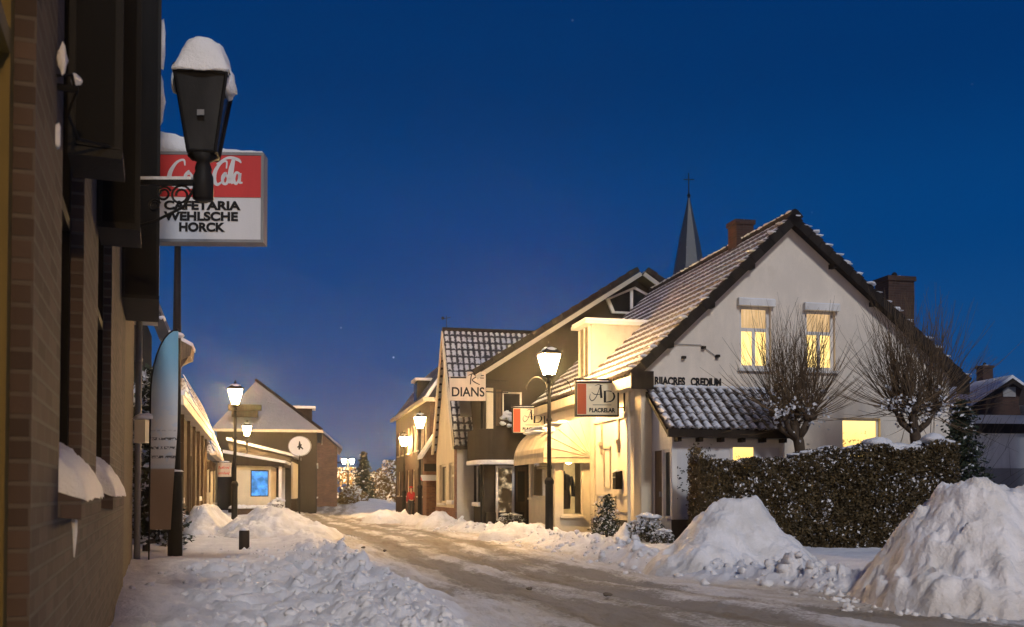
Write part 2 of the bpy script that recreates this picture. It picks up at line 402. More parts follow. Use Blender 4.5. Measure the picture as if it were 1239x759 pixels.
def text(par, s, fr, a, z, size, mat='ink', b=.004, shear=0.0, name='lettering', align='LEFT', width=None, sx=1.0, bold=0.0):
    cu = bpy.data.curves.new(name, 'FONT'); cu.body = s; cu.size = size; cu.shear = shear; cu.align_x = align; cu.extrude = .003; cu.offset = bold
    tmp = bpy.data.objects.new('tmp', cu); COL.objects.link(tmp); bpy.context.view_layer.update()
    me = bpy.data.meshes.new_from_object(tmp.evaluated_get(bpy.context.evaluated_depsgraph_get()))
    bpy.data.objects.remove(tmp)
    xs = [v.co.x for v in me.vertices]
    if width: sx = width/(max(xs)-min(xs))
    for v in me.vertices: v.co = fr(a+v.co.x*sx, b+v.co.z, z+v.co.y)
    me.materials.clear(); me.materials.append(M[mat]); me.name = name
    o = bpy.data.objects.new(name, me); COL.objects.link(o); o.parent = par; return o
def strokes(par, fr, paths, w, mat, b=.005, name='lettering'):
    "flat ribbon strokes through smooth points (script lettering, emblems)"
    mb = MB()
    for P in paths:
        pts = [];
        for i in range(len(P)-1):
            p0 = P[max(i-1, 0)]; p1 = P[i]; p2 = P[i+1]; p3 = P[min(i+2, len(P)-1)]
            for k in range(6):
                t = k/6; pts.append(tuple(.5*((2*q1)+(-q0+q2)*t+(2*q0-5*q1+4*q2-q3)*t*t+(-q0+3*q1-3*q2+q3)*t**3) for q0, q1, q2, q3 in zip(p0, p1, p2, p3)))
        pts.append(tuple(P[-1]))
        for i in range(len(pts)-1):
            (x0, y0, w0), (x1, y1, w1) = [(q+(1.0,))[:3] if len(q) == 2 else q for q in pts[i:i+2]]
            dx, dy = x1-x0, y1-y0; l = math.hypot(dx, dy) or 1; nx, ny = -dy/l*w/2, dx/l*w/2; ex, ey = dx/l*w*.15, dy/l*w*.15
            bb = b+.0004*(i % 3)
            mb.quad(fr(x0-ex+nx*w0, bb, y0-ey+ny*w0), fr(x0-ex-nx*w0, bb, y0-ey-ny*w0), fr(x1+ex-nx*w1, bb, y1+ey-ny*w1), fr(x1+ex+nx*w1, bb, y1+ey+ny*w1))
    return mb.build(name, mat, par, recalc=False)

def scribble(par, fr, a, z, w, h, seed, mat='ink', b=.005, lw=.010):
    "small handwriting too fine to read: joined up-and-down strokes in word groups"
    rd = random.Random(seed); P = []; x = a
    while x < a+w-.05:
        n = rd.randint(4, 8); q = []
        for i in range(n*2):
            if x > a+w: break
            q.append((x, z+(h*rd.uniform(.5, 1.0) if i % 2 else -h*rd.uniform(0, .25)), rd.uniform(.6, 1.3))); x += h*rd.uniform(.22, .40)
        if len(q) > 2: P.append(q)
        x += h*.7
    return strokes(par, fr, P, lw, mat, b)
M['pale_sign'] = m_paint('pale_sign', (.66, .56, .46), .1, .6)
g = N('shop_glow'); v = g.uv(); f = g.ramp(g.noise(3.5, 5, v), .48, .70)
e = g.n('Emission', {'Color': (1.0, .74, .42), 'Strength': .8}); g.set(e.inputs[1], g.math('MULTIPLY', f, .9))
gl = g.n('BsdfGlossy', {'Roughness': .04, 'Color': (.25, .25, .27)}); ad = g.n('AddShader'); g.t.links.new(e.outputs[0], ad.inputs[0]); g.t.links.new(gl.outputs[0], ad.inputs[1]); g.t.links.new(ad.outputs[0], g.out.inputs[0]); M['shopglow'] = g.m
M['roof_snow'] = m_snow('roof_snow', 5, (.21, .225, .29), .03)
M['lit_leaf'] = m_leaf('lit_leaf', (.16, .10, .03), (.24, .16, .05)); M['dirty'] = m_paint('dirty_ice', (.16, .13, .10), .2, .6)  # lit_leaf: golden lamplight on the far trees put into the leaf colour
# ------------------------------------------------------------------ ground: snow, road
RD = np.array([-60, -25, -10, -2, 3, 8, 10.6, 13.75, 18, 24.4, 30, 41, 60, 90, 140, 400.])
RXR = np.array([34, 22, 13, 10.6, 8.9, 6.2, 4.6, 2.5, 1.35, .3, -1.5, -4.9, -9.7, -14, -22, -70])
RXL = np.array([26, 13, 4.6, 2.2, .9, -.25, -.75, -1.6, -2.75, -4.6, -6.1, -9.2, -13.3, -18, -27, -76])
def road_lr(d): return np.interp(d, RD, RXL), np.interp(d, RD, RXR)
def dip(x, d):
    l, r = road_lr(d); return -.28*sstep(42, 60, d)*sstep(-1.5, 2.0, x-(l+r)/2)
def gz(x, d): return float(dip(np.array([x], float), np.array([d], float))[0])
WALLT = -.358
def ground_height(x, d):
    l, r = road_lr(d); w = .22*fbm(x*1.3, d*1.3, 3, 3)+.12*fbm(x*5, d*5, 41, 2)
    near = sstep(60, 20, d)
    # signed distance into the verge (positive = on the snow)
    dl = (l-x)+w; dr = (x-r)+w*1.2
    side = np.maximum(dl, dr)
    z = -.10 + .10*sstep(-.25, .45, side) + dip(x, d)
    # the road: packed slush with wheel ruts
    t = (x-l)/np.maximum(r-l, .5); onroad = sstep(.1, -.25, side)
    tw = t+.035*fbm(x*.6, d*.35, 61, 4); rut = (np.exp(-((tw-.28)/.07)**2)+.8*np.exp(-((tw-.53)/.08)**2)+.65*np.exp(-((tw-.74)/.06)**2))*(.45+.9*vnoise(x*1.7, d*.9, 63))
    ac = t*4.5; z += onroad*(-.06*rut + .05*fbm(ac*2.6, d*.45, 11, 4) + .035*fbm(ac*7, d*1.3, 13, 3) + .018*fbm(x*9, d*9, 12, 3) + .03*np.clip(fbm(x*4, d*4, 15, 3)-.12, 0, 1))
    off = 1-onroad
    # windrow thrown up by the plough along both edges
    q1, c1 = worley(x*4.6, d*4.6, 5); q2, c2 = worley(x*2.1, d*2.1, 8); q3, c3 = worley(x*9, d*9, 18)
    lump = (np.sqrt(np.clip(.50-q1, 0, 1))*sstep(.35, 1, c1)*.15 + np.sqrt(np.clip(.55-q2, 0, 1))*sstep(.45, 1, c2)*.20 + np.sqrt(np.clip(.45-q3, 0, 1))*sstep(.3, 1, c3)*.075)*(.35+1.3*vnoise(x*.8+3, d*.8, 77))
    bermR = np.exp(-((dr-.55)/.42)**2)*sstep(75, 45, d)
    bermL = np.exp(-((dl-.6)/.55)**2)*sstep(40, 20, d)
    z += bermR*(.10+.95*lump+.10*fbm(x*1.1, d*1.1, 21, 3)) + bermL*(.07+.75*lump)
    # trodden, churned snow between the left wall and the road
    fg = sstep(17.5, 13.5, d)*off*sstep(0.1, .7, dl)
    wallx = WALLT*d-.352
    z += fg*(.06*fbm(x*1.2, d*1.2, 31, 4)+.62*lump*sstep(.15, 1.0, x-wallx)+.075*fbm(x*4.5, d*4.5, 33, 4)*sstep(.2, 1.2, x-wallx))
    z += .09*np.exp(-((x-wallx)/.5)**2)*sstep(13, 11, d)*sstep(2, 4, d)
    z += off*(.028*fbm(x*2.6, d*2.6, 51, 4)+.012*fbm(x*11, d*11, 52, 3))*near + off*.10*fbm(x*.35, d*.35, 53, 3)*sstep(14, 24, d)
    # footprints along the pavement
    for k in range(70):
        s = k/70; fd = 4.5+s*22+random.uniform(-.3, .3); lx, rx = np.interp(fd, RD, RXL), 0
        fx = (WALLT*fd-.35)+ (lx-(WALLT*fd-.35))*random.uniform(.25, .75)
        z += -.055*np.exp(-(((x-fx)/.09)**2+((d-fd)/.19)**2))
    # low rise of snow at the far end of the street
    z += 1.5*sstep(70, 100, d)*np.exp(-((x+12.7)/2.6)**2)*sstep(150, 110, d)
    return z, onroad, rut*onroad
ys = np.concatenate([np.array([-400, -150, -60, -30, -16, -8, -4, -1.5, 0, 1, 1.8]), 2.4*np.power(1.0058, np.arange(0, 620)), [100, 115, 130, 150, 180, 240, 350, 600, 1200, 3500]])
ss = np.concatenate([[-40, -14, -6, -3, -1.8, -1.1, -.8, -.68], np.linspace(-.6, .62, 620), [.7, .85, 1.2, 2, 3.5, 7, 15, 40]])
G = np.maximum(ys, 1.8)+.2; G[ys < 0] = 2.0+np.abs(ys[ys < 0])*.05
X = ss[None, :]*G[:, None]; Y = np.repeat(ys[:, None], len(ss), 1)
random.seed(11)
Z, RDM, RUT = ground_height(X, Y)
far = (np.abs(X) > 60) | (Y > 140) | (Y < 0); Z = np.where(far, np.minimum(Z, 0)*0-.0, Z)
H, W = X.shape
me = bpy.data.meshes.new('snowy_ground'); nV = H*W
me.vertices.add(nV); me.vertices.foreach_set('co', np.stack([X, Y, Z], -1).astype(np.float32).ravel())
idx = np.arange(nV).reshape(H, W); q = np.stack([idx[:-1, :-1], idx[:-1, 1:], idx[1:, 1:], idx[1:, :-1]], -1).reshape(-1, 4).astype(np.int32)
me.loops.add(q.size); me.loops.foreach_set('vertex_index', q.ravel())
me.polygons.add(len(q)); me.polygons.foreach_set('loop_start', np.arange(0, q.size, 4, dtype=np.int32)); me.polygons.foreach_set('loop_total', np.full(len(q), 4, dtype=np.int32))
me.polygons.foreach_set('use_smooth', np.ones(len(q), dtype=bool))
Lr, Rr = road_lr(Y); ACR = (X-Lr)/np.maximum(Rr-Lr, .5)*4.5
for nm, arr in (('road', RDM), ('rut', RUT), ('across', ACR)):
    at_ = me.attributes.new(nm, 'FLOAT', 'POINT'); at_.data.foreach_set('value', arr.astype(np.float32).ravel())
me.update(calc_edges=True)
g = N('snow_and_slush'); v = g.geo()
rd = g.n('Attribute', attribute_name='road').outputs['Fac']; rt = g.n('Attribute', attribute_name='rut').outputs['Fac']
mp = g.n('CombineXYZ', {'X': g.n('Attribute', attribute_name='across').outputs['Fac'], 'Y': g.math('MULTIPLY', g.n('SeparateXYZ', {'Vector': v}).outputs[1], .14)}).outputs[0]
st = g.math('ADD', g.math('MULTIPLY', g.noise(2.6, 6, mp, .68), .65), g.math('MULTIPLY', g.noise(9.0, 4, mp, .6), .35)); blot = g.noise(.55, 5, v, .6); fine = g.noise(22, 4, v, .7)
dirt = g.math('ADD', g.math('ADD', g.math('MULTIPLY', st, .75), g.math('MULTIPLY', blot, .55)), g.math('MULTIPLY', rt, .36))
dirt = g.math('MULTIPLY', g.ramp(g.math('ADD', dirt, g.math('MULTIPLY', fine, .30)), .79, .95), rd)
snowc = g.mix(g.ramp(g.noise(1.6, 5, v), .3, .7), (.70, .71, .75), (.82, .83, .86))
slush = g.mix(g.ramp(st, .40, .60), (.36, .31, .245), (.66, .62, .55))
c = g.mix(g.math('MULTIPLY', rd, g.math('ADD', .24, g.math('MULTIPLY', g.ramp(g.noise(1.6, 6, mp, .7), .42, .60), .62))), snowc, slush); c = g.mix(g.math('MULTIPLY', dirt, .75), c, (.155, .13, .10))
grit = g.ramp(g.noise(5.0, 5, v, .75), .70, .76)
c = g.mix(g.math('MULTIPLY', g.math('MULTIPLY', grit, .6), g.ramp(rd, .02, .6)), c, (.06, .05, .045))
hh = g.math('ADD', g.math('ADD', g.math('MULTIPLY', g.noise(7, 5, v, .65), .7), g.math('MULTIPLY', fine, .42)), g.math('MULTIPLY', g.math('MULTIPLY', g.noise(14, 4, mp, .7), rd), .8))
M['ground'] = g.fin(c, g.math('SUBTRACT', .92, g.math('MULTIPLY', dirt, .10)), 0, g.bump(hh, .045, 1.0), .06)
me.materials.append(M['ground'])
o = bpy.data.objects.new('snowy_ground', me); COL.objects.link(o); o['kind'] = 'structure'

# ------------------------------------------------------------------ snow heaps
def heap(label, x, d, rx, ry, h, seed, rough=1.0, plateau=.25, skew=0.0, n=110, rot=0.0, z0=None, peaks=()):
    a = np.linspace(-1.25, 1.25, n); A, B = np.meshgrid(a, a); r = np.hypot(A, B)
    ang = np.arctan2(B, A); rr = r*(1+.10*np.sin(2*ang+seed)+.08*np.sin(3*ang+seed*2)+.05*np.sin(5*ang+seed*3))
    wx_, wy_ = A*rx, B*ry
    base = np.clip((1.0-rr)/(1-plateau), 0, 1); base = base**1.2
    for (pa, pb, pw, ph) in peaks: base = base + ph*np.exp(-(((A-pa)/pw)**2+((B-pb)/pw)**2))
    q1, c1 = worley(wx_*2.0+seed, wy_*2.0, seed); q2, c2 = worley(wx_*5+seed, wy_*5, seed+3); q3, c3 = worley(wx_*11, wy_*11, seed+6)
    f = fbm(wx_*1.3+seed, wy_*1.3, seed, 5, .55); rid = np.abs(fbm(wx_*2.4, wy_*2.4+seed, seed+8, 4))
    edge = sstep(1.22, .85, rr)
    q4, c4 = worley(wx_*3.1+.4*f, wy_*3.1+.5*f, seed+21)
    hz = h*base + edge*rough*(.20*f - .17*rid + .26*np.clip(.55-q1, 0, 1)*(c1-.2) + .11*np.sqrt(np.clip(.5-q2, 0, 1))*sstep(.4, 1, c2) + .045*np.sqrt(np.clip(.45-q3, 0, 1))*sstep(.3, 1, c3) + .06*(c4-.5)*sstep(0, .3, .6-q4))
    hz = hz - .34*(1-edge) - .02 + .03*f
    V = np.stack([wx_+skew*hz, wy_, hz], -1).reshape(-1, 3)
    mb = MB(); idx = np.arange(n*n).reshape(n, n)
    q = np.stack([idx[:-1, :-1], idx[:-1, 1:], idx[1:, 1:], idx[1:, :-1]], -1).reshape(-1, 4)
    keep = (rr.reshape(-1)[q].min(1) < 1.22); mb.v = [tuple(p) for p in V]; mb.f = [tuple(p) for p in q[keep]]
    o = mb.build('snow_pile', 'snow_heap', None, smooth=True, recalc=False, uv=None)
    o.location = (x, d, gz(x, d) if z0 is None else z0); o.rotation_euler = (0, 0, rot)
    return tag(o, label, 'snow pile', 'heaps of cleared snow')
g = N('snow_heap'); v = g.geo()
hh = g.math('ADD', g.noise(6, 6, v, .68), g.math('MULTIPLY', g.noise(30, 3, v), .25))
c = g.mix(g.ramp(g.noise(2.2, 6, v, .6), .38, .62), (.70, .70, .70), (.84, .85, .88))
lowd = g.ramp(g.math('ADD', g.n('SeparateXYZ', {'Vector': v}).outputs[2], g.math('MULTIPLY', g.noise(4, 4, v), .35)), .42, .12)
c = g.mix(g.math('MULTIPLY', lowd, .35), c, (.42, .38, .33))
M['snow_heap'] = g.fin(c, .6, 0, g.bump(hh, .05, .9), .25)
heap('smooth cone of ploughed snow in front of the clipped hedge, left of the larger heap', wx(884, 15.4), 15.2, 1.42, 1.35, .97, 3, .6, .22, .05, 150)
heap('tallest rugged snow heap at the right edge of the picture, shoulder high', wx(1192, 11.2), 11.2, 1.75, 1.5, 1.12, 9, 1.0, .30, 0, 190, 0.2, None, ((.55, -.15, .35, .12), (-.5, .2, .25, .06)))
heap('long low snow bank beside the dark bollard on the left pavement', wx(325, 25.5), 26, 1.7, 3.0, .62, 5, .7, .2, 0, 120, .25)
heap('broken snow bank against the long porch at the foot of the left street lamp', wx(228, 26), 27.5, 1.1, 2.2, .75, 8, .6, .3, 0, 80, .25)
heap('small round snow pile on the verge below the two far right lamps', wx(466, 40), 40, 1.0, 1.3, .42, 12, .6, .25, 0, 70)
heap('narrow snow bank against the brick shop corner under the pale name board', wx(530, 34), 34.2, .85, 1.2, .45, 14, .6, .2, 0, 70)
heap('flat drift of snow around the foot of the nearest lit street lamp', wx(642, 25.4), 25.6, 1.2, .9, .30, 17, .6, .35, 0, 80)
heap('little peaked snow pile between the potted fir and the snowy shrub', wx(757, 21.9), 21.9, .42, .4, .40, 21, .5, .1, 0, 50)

# crumbs broken off the heaps and the plough ridge, lying on the snow: nobody could count them
def clods():
    V = []; Fc = []; base = MB(); 
    icos = []
    for k in range(7):
        b = MB(); b.blob((0, 0, 0), (1, .85, .7), k+30, 4, .45); icos.append((np.array(b.v), b.f))
    P = []
    def ring(cx, cy, r, n, s):
        for _ in range(n):
            a = random.uniform(0, 6.283); q = r*random.uniform(.75, 1.35); P.append((cx+q*math.cos(a), cy+q*.95*math.sin(a), random.uniform(.3, 1)**2*s))
    ring(wx(884, 15.4), 15.2, 1.25, 170, .06); ring(wx(1192, 11.2), 11.2, 1.55, 520, .06); ring(wx(325, 25.5), 26, 1.7, 90, .07)
    for _ in range(700):
        d = 6.5+30*random.random()**1.5; l, r = road_lr(np.array([d])); P.append((r[0]+random.gauss(.45, .45), d, random.uniform(.3, 1)**2*.085))
    for _ in range(900):
        d = 6.0+14*random.random()**1.3; l, r = road_lr(np.array([d])); w_ = WALLT*d-.352; P.append((l[0]-abs(random.gauss(0, .55))*min(2.2, (l[0]-w_)*.75)-.05, d, random.uniform(.25, 1)**2*.06))
    A = np.array(P); Z_, r_, u_ = ground_height(A[:, 0], A[:, 1])
    o = 0; VV = []
    for i, (x, d, s) in enumerate(P):
        b, f = icos[i % 7]; a = i*1.7; c_, s_ = math.cos(a), math.sin(a); q = b*s
        VV.append(np.stack([q[:, 0]*c_-q[:, 1]*s_+x, q[:, 0]*s_+q[:, 1]*c_+d, q[:, 2]+Z_[i]+s*.05], 1)); Fc += [tuple(j+o for j in ff) for ff in f]; o += len(b)
    mb = MB(); mb.v = [tuple(p) for p in np.concatenate(VV)]; mb.f = Fc
    ob = mb.build('snow_crumbs', 'snow_fine', None, True, False, None); ob['kind'] = 'stuff'
clods()
# ------------------------------------------------------------------ street lamps
def lantern_mesh(par, glassmat, s=1.0, z=0.0, frost=True):
    "four-sided tapering lantern standing on z"
    r0, r1, h = .115*s, .235*s, .52*s; q = math.pi/4; k = math.sqrt(2)
    fb = MB(); fb.lathe([(.03*s, z-.12*s), (.075*s, z-.06*s), (r0*k*1.02, z-.02*s), (r0*k*1.05, z)], n=4, rot=q)
    for sx in (-1, 1):
        for sy in (-1, 1): fb.tube([(sx*r0, sy*r0, z-.002), (sx*r1, sy*r1, z+h)], .014*s, 4)
    for a in range(4):
        t = a*math.pi/2; c_, s_ = math.cos(t), math.sin(t)
        fb.tube([(c_*r1-s_*r1, s_*r1+c_*r1, z+h), (c_*r1+s_*r1, s_*r1-c_*r1, z+h)], .018*s, 4)
    fb.build('lantern_frame', 'iron', par)
    gm = MB(); gm.lathe([(r0*k*.96, z+.004), (r1*k*.96, z+h-.004)], n=4, rot=q); gm.build('lantern_glass', glassmat, par)
    rf = MB(); rf.lathe([(r1*k*1.12, z+h+.004), (r1*k*1.12, z+h+.03*s), (r1*k*.55, z+h+.13*s), (.05*s, z+h+.20*s)], n=4, rot=q)
    rf.lathe([(.02*s, z+h+.19*s), (.04*s, z+h+.24*s), (.012*s, z+h+.31*s)], n=8); rf.build('lantern_roof', 'iron', par)
    return h
LG = 'lit lantern street lamps'
def make_lamp(label, x, d, H=4.55):
    t = thing('street_lamp', label, 'street lamp', (x, d, gz(x, d)), R(20), LG)
    b = MB(); b.lathe([(.13, -.3), (.13, .08), (.105, .12), (.10, 1.30), (.12, 1.33), (.12, 1.40), (.075, 1.48)], n=12); b.build('base', 'iron', t, True)
    p = MB(); p.lathe([(.058, 1.45), (.045, H-.66)], n=10); p.lathe([(.07, 2.9), (.075, 2.93), (.07, 2.97)], n=10); p.build('pole', 'iron', t, True)
    c = MB(); c.lathe([(.05, H-.76), (.075, H-.74), (.055, H-.68), (.04, H-.64)], n=10); c.build('collar', 'iron', t, True)
    lantern_mesh(t, 'lamp', 1.0, H-.55)
    sc = MB(); sc.blob((0, 0, H+.06), (.20, .20, .10), 4, 6, .1, True); sc.build('snow_cap', 'snow_fine', t, True)
    return t
L0 = make_lamp('nearest lit street lamp, standing before the cream shop with the striped hood', wx(664.5, 25), 25.0, 4.62)
def lamp_at(px, d, label):
    x = wx(px, d); return dup(L0, (x, d, gz(x, d)), R(random.uniform(10, 30)), label)
lamp_at(508, 45.5, 'taller of the two lit street lamps by the brick corner house, right side of street')
lamp_at(489, 57.5, 'farther lit street lamp behind the figure in red, right side of street')
lamp_at(284, 33.5, 'tallest lit street lamp of the left row, beside the bollard')
lamp_at(298.5, 52, 'second lit street lamp of the left row, in front of the blue screen window')
# assumed lamp, unseen behind the camera, added to light the foreground and gable
dup(L0, (3.05, -7.0, 0), R(15), 'assumed unseen lit street lamp on the near left pavement behind the camera')
# scroll ornament on the nearest lamp
mb = MB()
for s_ in (-1, 1):
    pts = [(s_*(.05+.02*k), 0, 3.55+.03*k) for k in range(2)]+[(s_*(.34-.28*math.cos(a)), 0, 3.62+.38*math.sin(a)) for a in np.linspace(.2, 3.0, 12)]
    mb.tube(pts, .011, 5)
mb.build('scroll_bracket', 'iron', L0)
# double-headed lamp at the far end
x = wx(421, 92); t = thing('double_street_lamp', 'far lit street lamp with two heads at the end of the street', 'street lamp', (x, 92, 0))
mb = MB(); mb.lathe([(.12, 0), (.1, 1), (.05, 4.2)], n=8); mb.build('pole', 'iron', t, True)
mb = MB(); mb.tube([(-.4, 0, 4.2), (.4, 0, 4.2)], .03, 6); mb.build('crossbar', 'iron', t)
for s_ in (-1, 1):
    mb = MB(); mb.lathe([(.10, 3.75), (.22, 4.12), (.08, 4.2)], (s_*.36, 0, 0), 8); mb.build('lamp_head', 'lamp', t)

# ------------------------------------------------------------------ frames of the two rows of houses
class HF:
    def __init__(s, px, d, th): s.x0 = wx(px, d); s.d0 = d; s.th = th; s.c = math.cos(th); s.s = math.sin(th)
    def tx(s, px, y=0.0):
        p = (px-CX)/F; return (p*(s.d0+y*s.c)-s.x0+y*s.s)/(s.c-p*s.s)
    def ty(s, px, x=0.0):
        p = (px-CX)/F; return (s.x0+x*s.c-p*(s.d0+x*s.s))/(p*s.c+s.s)
    def W(s, x, y): return (s.x0+x*s.c-y*s.s, s.d0+x*s.s+y*s.c)
    def z(s, py, x, y): return wz(py, s.d0+x*s.s+y*s.c)
    @property
    def loc(s): return (s.x0, s.d0, 0)
FS = frame((0, 0), (0, 1), (-1, 0))      # street face of a right-hand house (a = away along the street)
FG = frame((0, 0), (1, 0), (0, -1))      # near gable (a = to the right)
FSL = frame((0, 0), (0, 1), (1, 0))      # street face of a left-hand house
# ================================================================== RIGHT ROW
# ---------------------------------------------------------------- the white gabled house
h4 = HF(778, 23.1, R(13.06))
W4 = h4.tx(1150); AP = h4.tx(957); ZA = h4.z(268, AP, 0)-.12; EL = 4.0; L4 = 9.1
house = thing('gabled_house', 'white plastered gabled house with two lit upstairs windows and snowy tiled roof', 'house', h4.loc, h4.th)
slL = (ZA-EL)/AP; slR = (ZA-EL-.05)/(W4-AP)
def up(px0, px1, py0, py1): return (h4.tx(px0), h4.tx(px1), h4.z(py1, 3.5, 0), h4.z(py0, 3.5, 0))
w1 = up(896, 934, 371, 447); w2 = up(976, 1012, 373, 447); w3 = (h4.tx(1020), h4.tx(1066), 1.0, 2.93)
mb = MB()
wall(mb, FG, [(0, -.3), (W4, -.3), (W4, EL+.05), (AP, ZA), (0, EL)], [w1, w2, w3], .13)
BAY0, BAY1, BAYD = 4.0, 6.9, 1.02
wall(mb, FS, [(0, -.3), (L4, -.3), (L4, EL), (0, EL)], [(BAY0+.1, BAY1-.1, .05, 2.5)], .1)
mb.box(W4-.2, W4-.001, .02, L4, -.3, EL+.04); mb.box(.02, W4, L4-.2, L4, -.3, EL)
mb.add([(0, L4, EL), (W4, L4, EL+.05), (AP, L4, ZA)], [(0, 1, 2)])
mb.build('wall', 'plaster', house)
mb = MB(); mb.box(-.028, .3, -.028, 3.72, -.3, .42); mb.box(.3, W4+.02, -.03, .02, -.3, .34); mb.build('plinth', 'plinth', house)
# roof
def slope(sgn, zt, L, name, mat, y0=-.28, ov=.38):
    sl = slL if sgn < 0 else slR; run = AP if sgn < 0 else W4-AP
    s = Vector((-sgn*1, 0, sl)).normalized(); x0 = (0-ov) if sgn < 0 else W4+ov
    zz = EL-ov*sl+zt; S = math.hypot(run+ov, (run+ov)*sl)
    return (x0, y0, zz), (0, 1, 0), s, L, S
o, u, s, L, S = slope(-1, .20, L4+.4, '', '')
rf = tile_roof('roof', house, o, u, s, L, S, 'tile', .27, .345, .06, .03)
o2, u2, s2, L2, S2 = slope(1, .20, L4+.4, '', '')
tile_roof('roof', house, o2, u2, s2, L2, S2, 'tile_snowy', .27, .345, .06, .03)
mb = MB()                                              # boards under the tiles
for o_, s_, S_ in ((o, s, S), (o2, s2, S2)):
    a = Vector(o_)-Vector((0, 0, .02)); n_ = Vector((0, 1, 0)).cross(s_); n_ = n_ if n_.z > 0 else -n_
    mb.prism([a+Vector((0, .02, 0)), a+Vector((0, .02, 0))+s_*S_, a+Vector((0, .02, 0))+s_*S_-n_*.10, a+Vector((0, .02, 0))-n_*.10], (0, L4+.36, 0))
mb.build('roof_boards', 'fascia', house)
mb = MB()                                              # verge tiles along the gable
for o_, s_, S_ in ((o, s, S), (o2, s2, S2)):
    n_ = Vector((0, 1, 0)).cross(s_); n_ = n_ if n_.z > 0 else -n_; k = int(S_/.345)
    for i in range(k+1):
        a = Vector(o_)+s_*(i*S_/(k+.6)); e = s_*(S_/(k+.6)*.97)
        b_ = a-n_*.17+Vector((0, -.035, 0)); mb.prism([b_, b_+e, b_+e+n_*(.205), b_+n_*(.235)], (0, .15, 0))
mb.build('verge_tiles', 'fascia', house)
rd = random.Random(5); mb = MB()
for o_, s_, S_ in ((o, s, S), (o2, s2, S2)):
    n_ = Vector((0, 1, 0)).cross(s_); n_ = n_ if n_.z > 0 else -n_; k = int(S_/.345)
    for i in range(k+1):
        if rd.random() < .88:
            c_ = Vector(o_)+s_*((i+.5)*S_/(k+.6))+n_*.07+Vector((0, .05, 0)); mb.blob(c_, (.15, .10, .03*rd.uniform(.5, 1.4)), i, 5, .3)
for i in range(26): mb.blob((AP, -.1+i*.36, ZA+.30), (.15, .22, .035*rd.uniform(.5, 1.2)), i, 5, .3)
for i in range(60):                                     # loose patches on the right-hand slope
    c_ = Vector(o2)+s2*rd.uniform(.2, S2-.2)+Vector((0, rd.uniform(.1, 3.0), .12)); mb.blob(c_, (.20, .25, .05), i+90, 5, .25)
mb.build('snow_patches', 'snow_fine', house, True)
mb = MB(); mb.tube([(AP, -.3, ZA+.24), (AP, L4+.1, ZA+.24)], .11, 8); mb.build('ridge_tiles', 'fascia', house)
mb = MB()
for x_, z_ in [(AP-(AP+.05)*t_, ZA-slL*(AP+.05)*t_) for t_ in (.28, .55, .82)]+[(AP+(W4-AP)*t_, ZA-slR*(W4-AP)*t_) for t_ in (.25, .5, .75)]:
    mb = MB(); mb.box(x_-.05, x_+.05, -.24, .01, z_-.12, z_-.01); mb.build('purlin_end', 'fascia', house)
# gutter and eaves box at the street corner
mb = MB(); mb.box(-.36, .0, -.27, L4+.1, EL-.38*slL-.10, EL-.38*slL+.16); mb.build('gutter', 'offwhite', house)
mb = MB(); mb.box(-.39, .16, -.30, -.272, EL-.52, EL-.10); mb.build('eaves_end', 'fascia', house)
mb = MB(); mb.box(W4+.0, W4+.36, -.30, -.272, EL-.45, EL-.1); mb.build('eaves_end', 'fascia', house)
# chimneys
def chimney(par, x, y, zb, zt, wx_, wy_, mat, pots=True):
    mb = MB(); mb.box(x-wx_/2, x+wx_/2, y-wy_/2, y+wy_/2, zb, zt-.12); mb.box(x-wx_/2-.04, x+wx_/2+.04, y-wy_/2-.04, y+wy_/2+.04, zt-.12, zt)
    c_ = mb.build('chimney', mat, par)
    if pots:
        mb = MB(); mb.lathe([(.08, zt-.01), (.07, zt+.12), (.03, zt+.16)], (x, y, 0), 8); mb.build('chimney_pot', 'fascia', c_)
    mb = MB(); mb.blob((x, y, zt), (wx_*.42, wy_*.42, .05), 3, 6, .15, True); mb.build('snow_cap', 'snow_fine', c_, True)
    return c_
chimney(house, AP, 2.6, ZA-.6, h4.z(269, AP, 2.6), .50, .5, 'brick_dark', False)
chimney(house, h4.tx(1086, .9), .95, EL+.4, h4.z(336, 7, .9), .74, .6, 'brick_dark')
# windows of the gable
for w in (w1, w2):
    window(house, FG, *w, 'white', ['lit', 'lit_soft'], 2, (w[2]+(w[3]-w[2])*.62,), .09, .085, 'white')
    b = MB(); b.fbox(FG, w[0]-.07, w[1]+.07, .002, .13, w[3]-.03, w[3]+.13); b.build('shutter_box', 'white', house)
    b = MB(); b.fbox(FG, w[0]-.06, w[1]+.06, .01, .12, w[3]+.131, w[3]+.155); b.build('snow_cap', 'snow_fine', house)
M['lit_plant'] = m_litplant('lit_plants', (1.0, .70, .24), 1.9, 2.15)
window(house, FG, *w3, 'white', ['lit', 'lit_plant'], 1, (h4.z(541, 5.5, 0)-.02,), .10, .06, 'white')
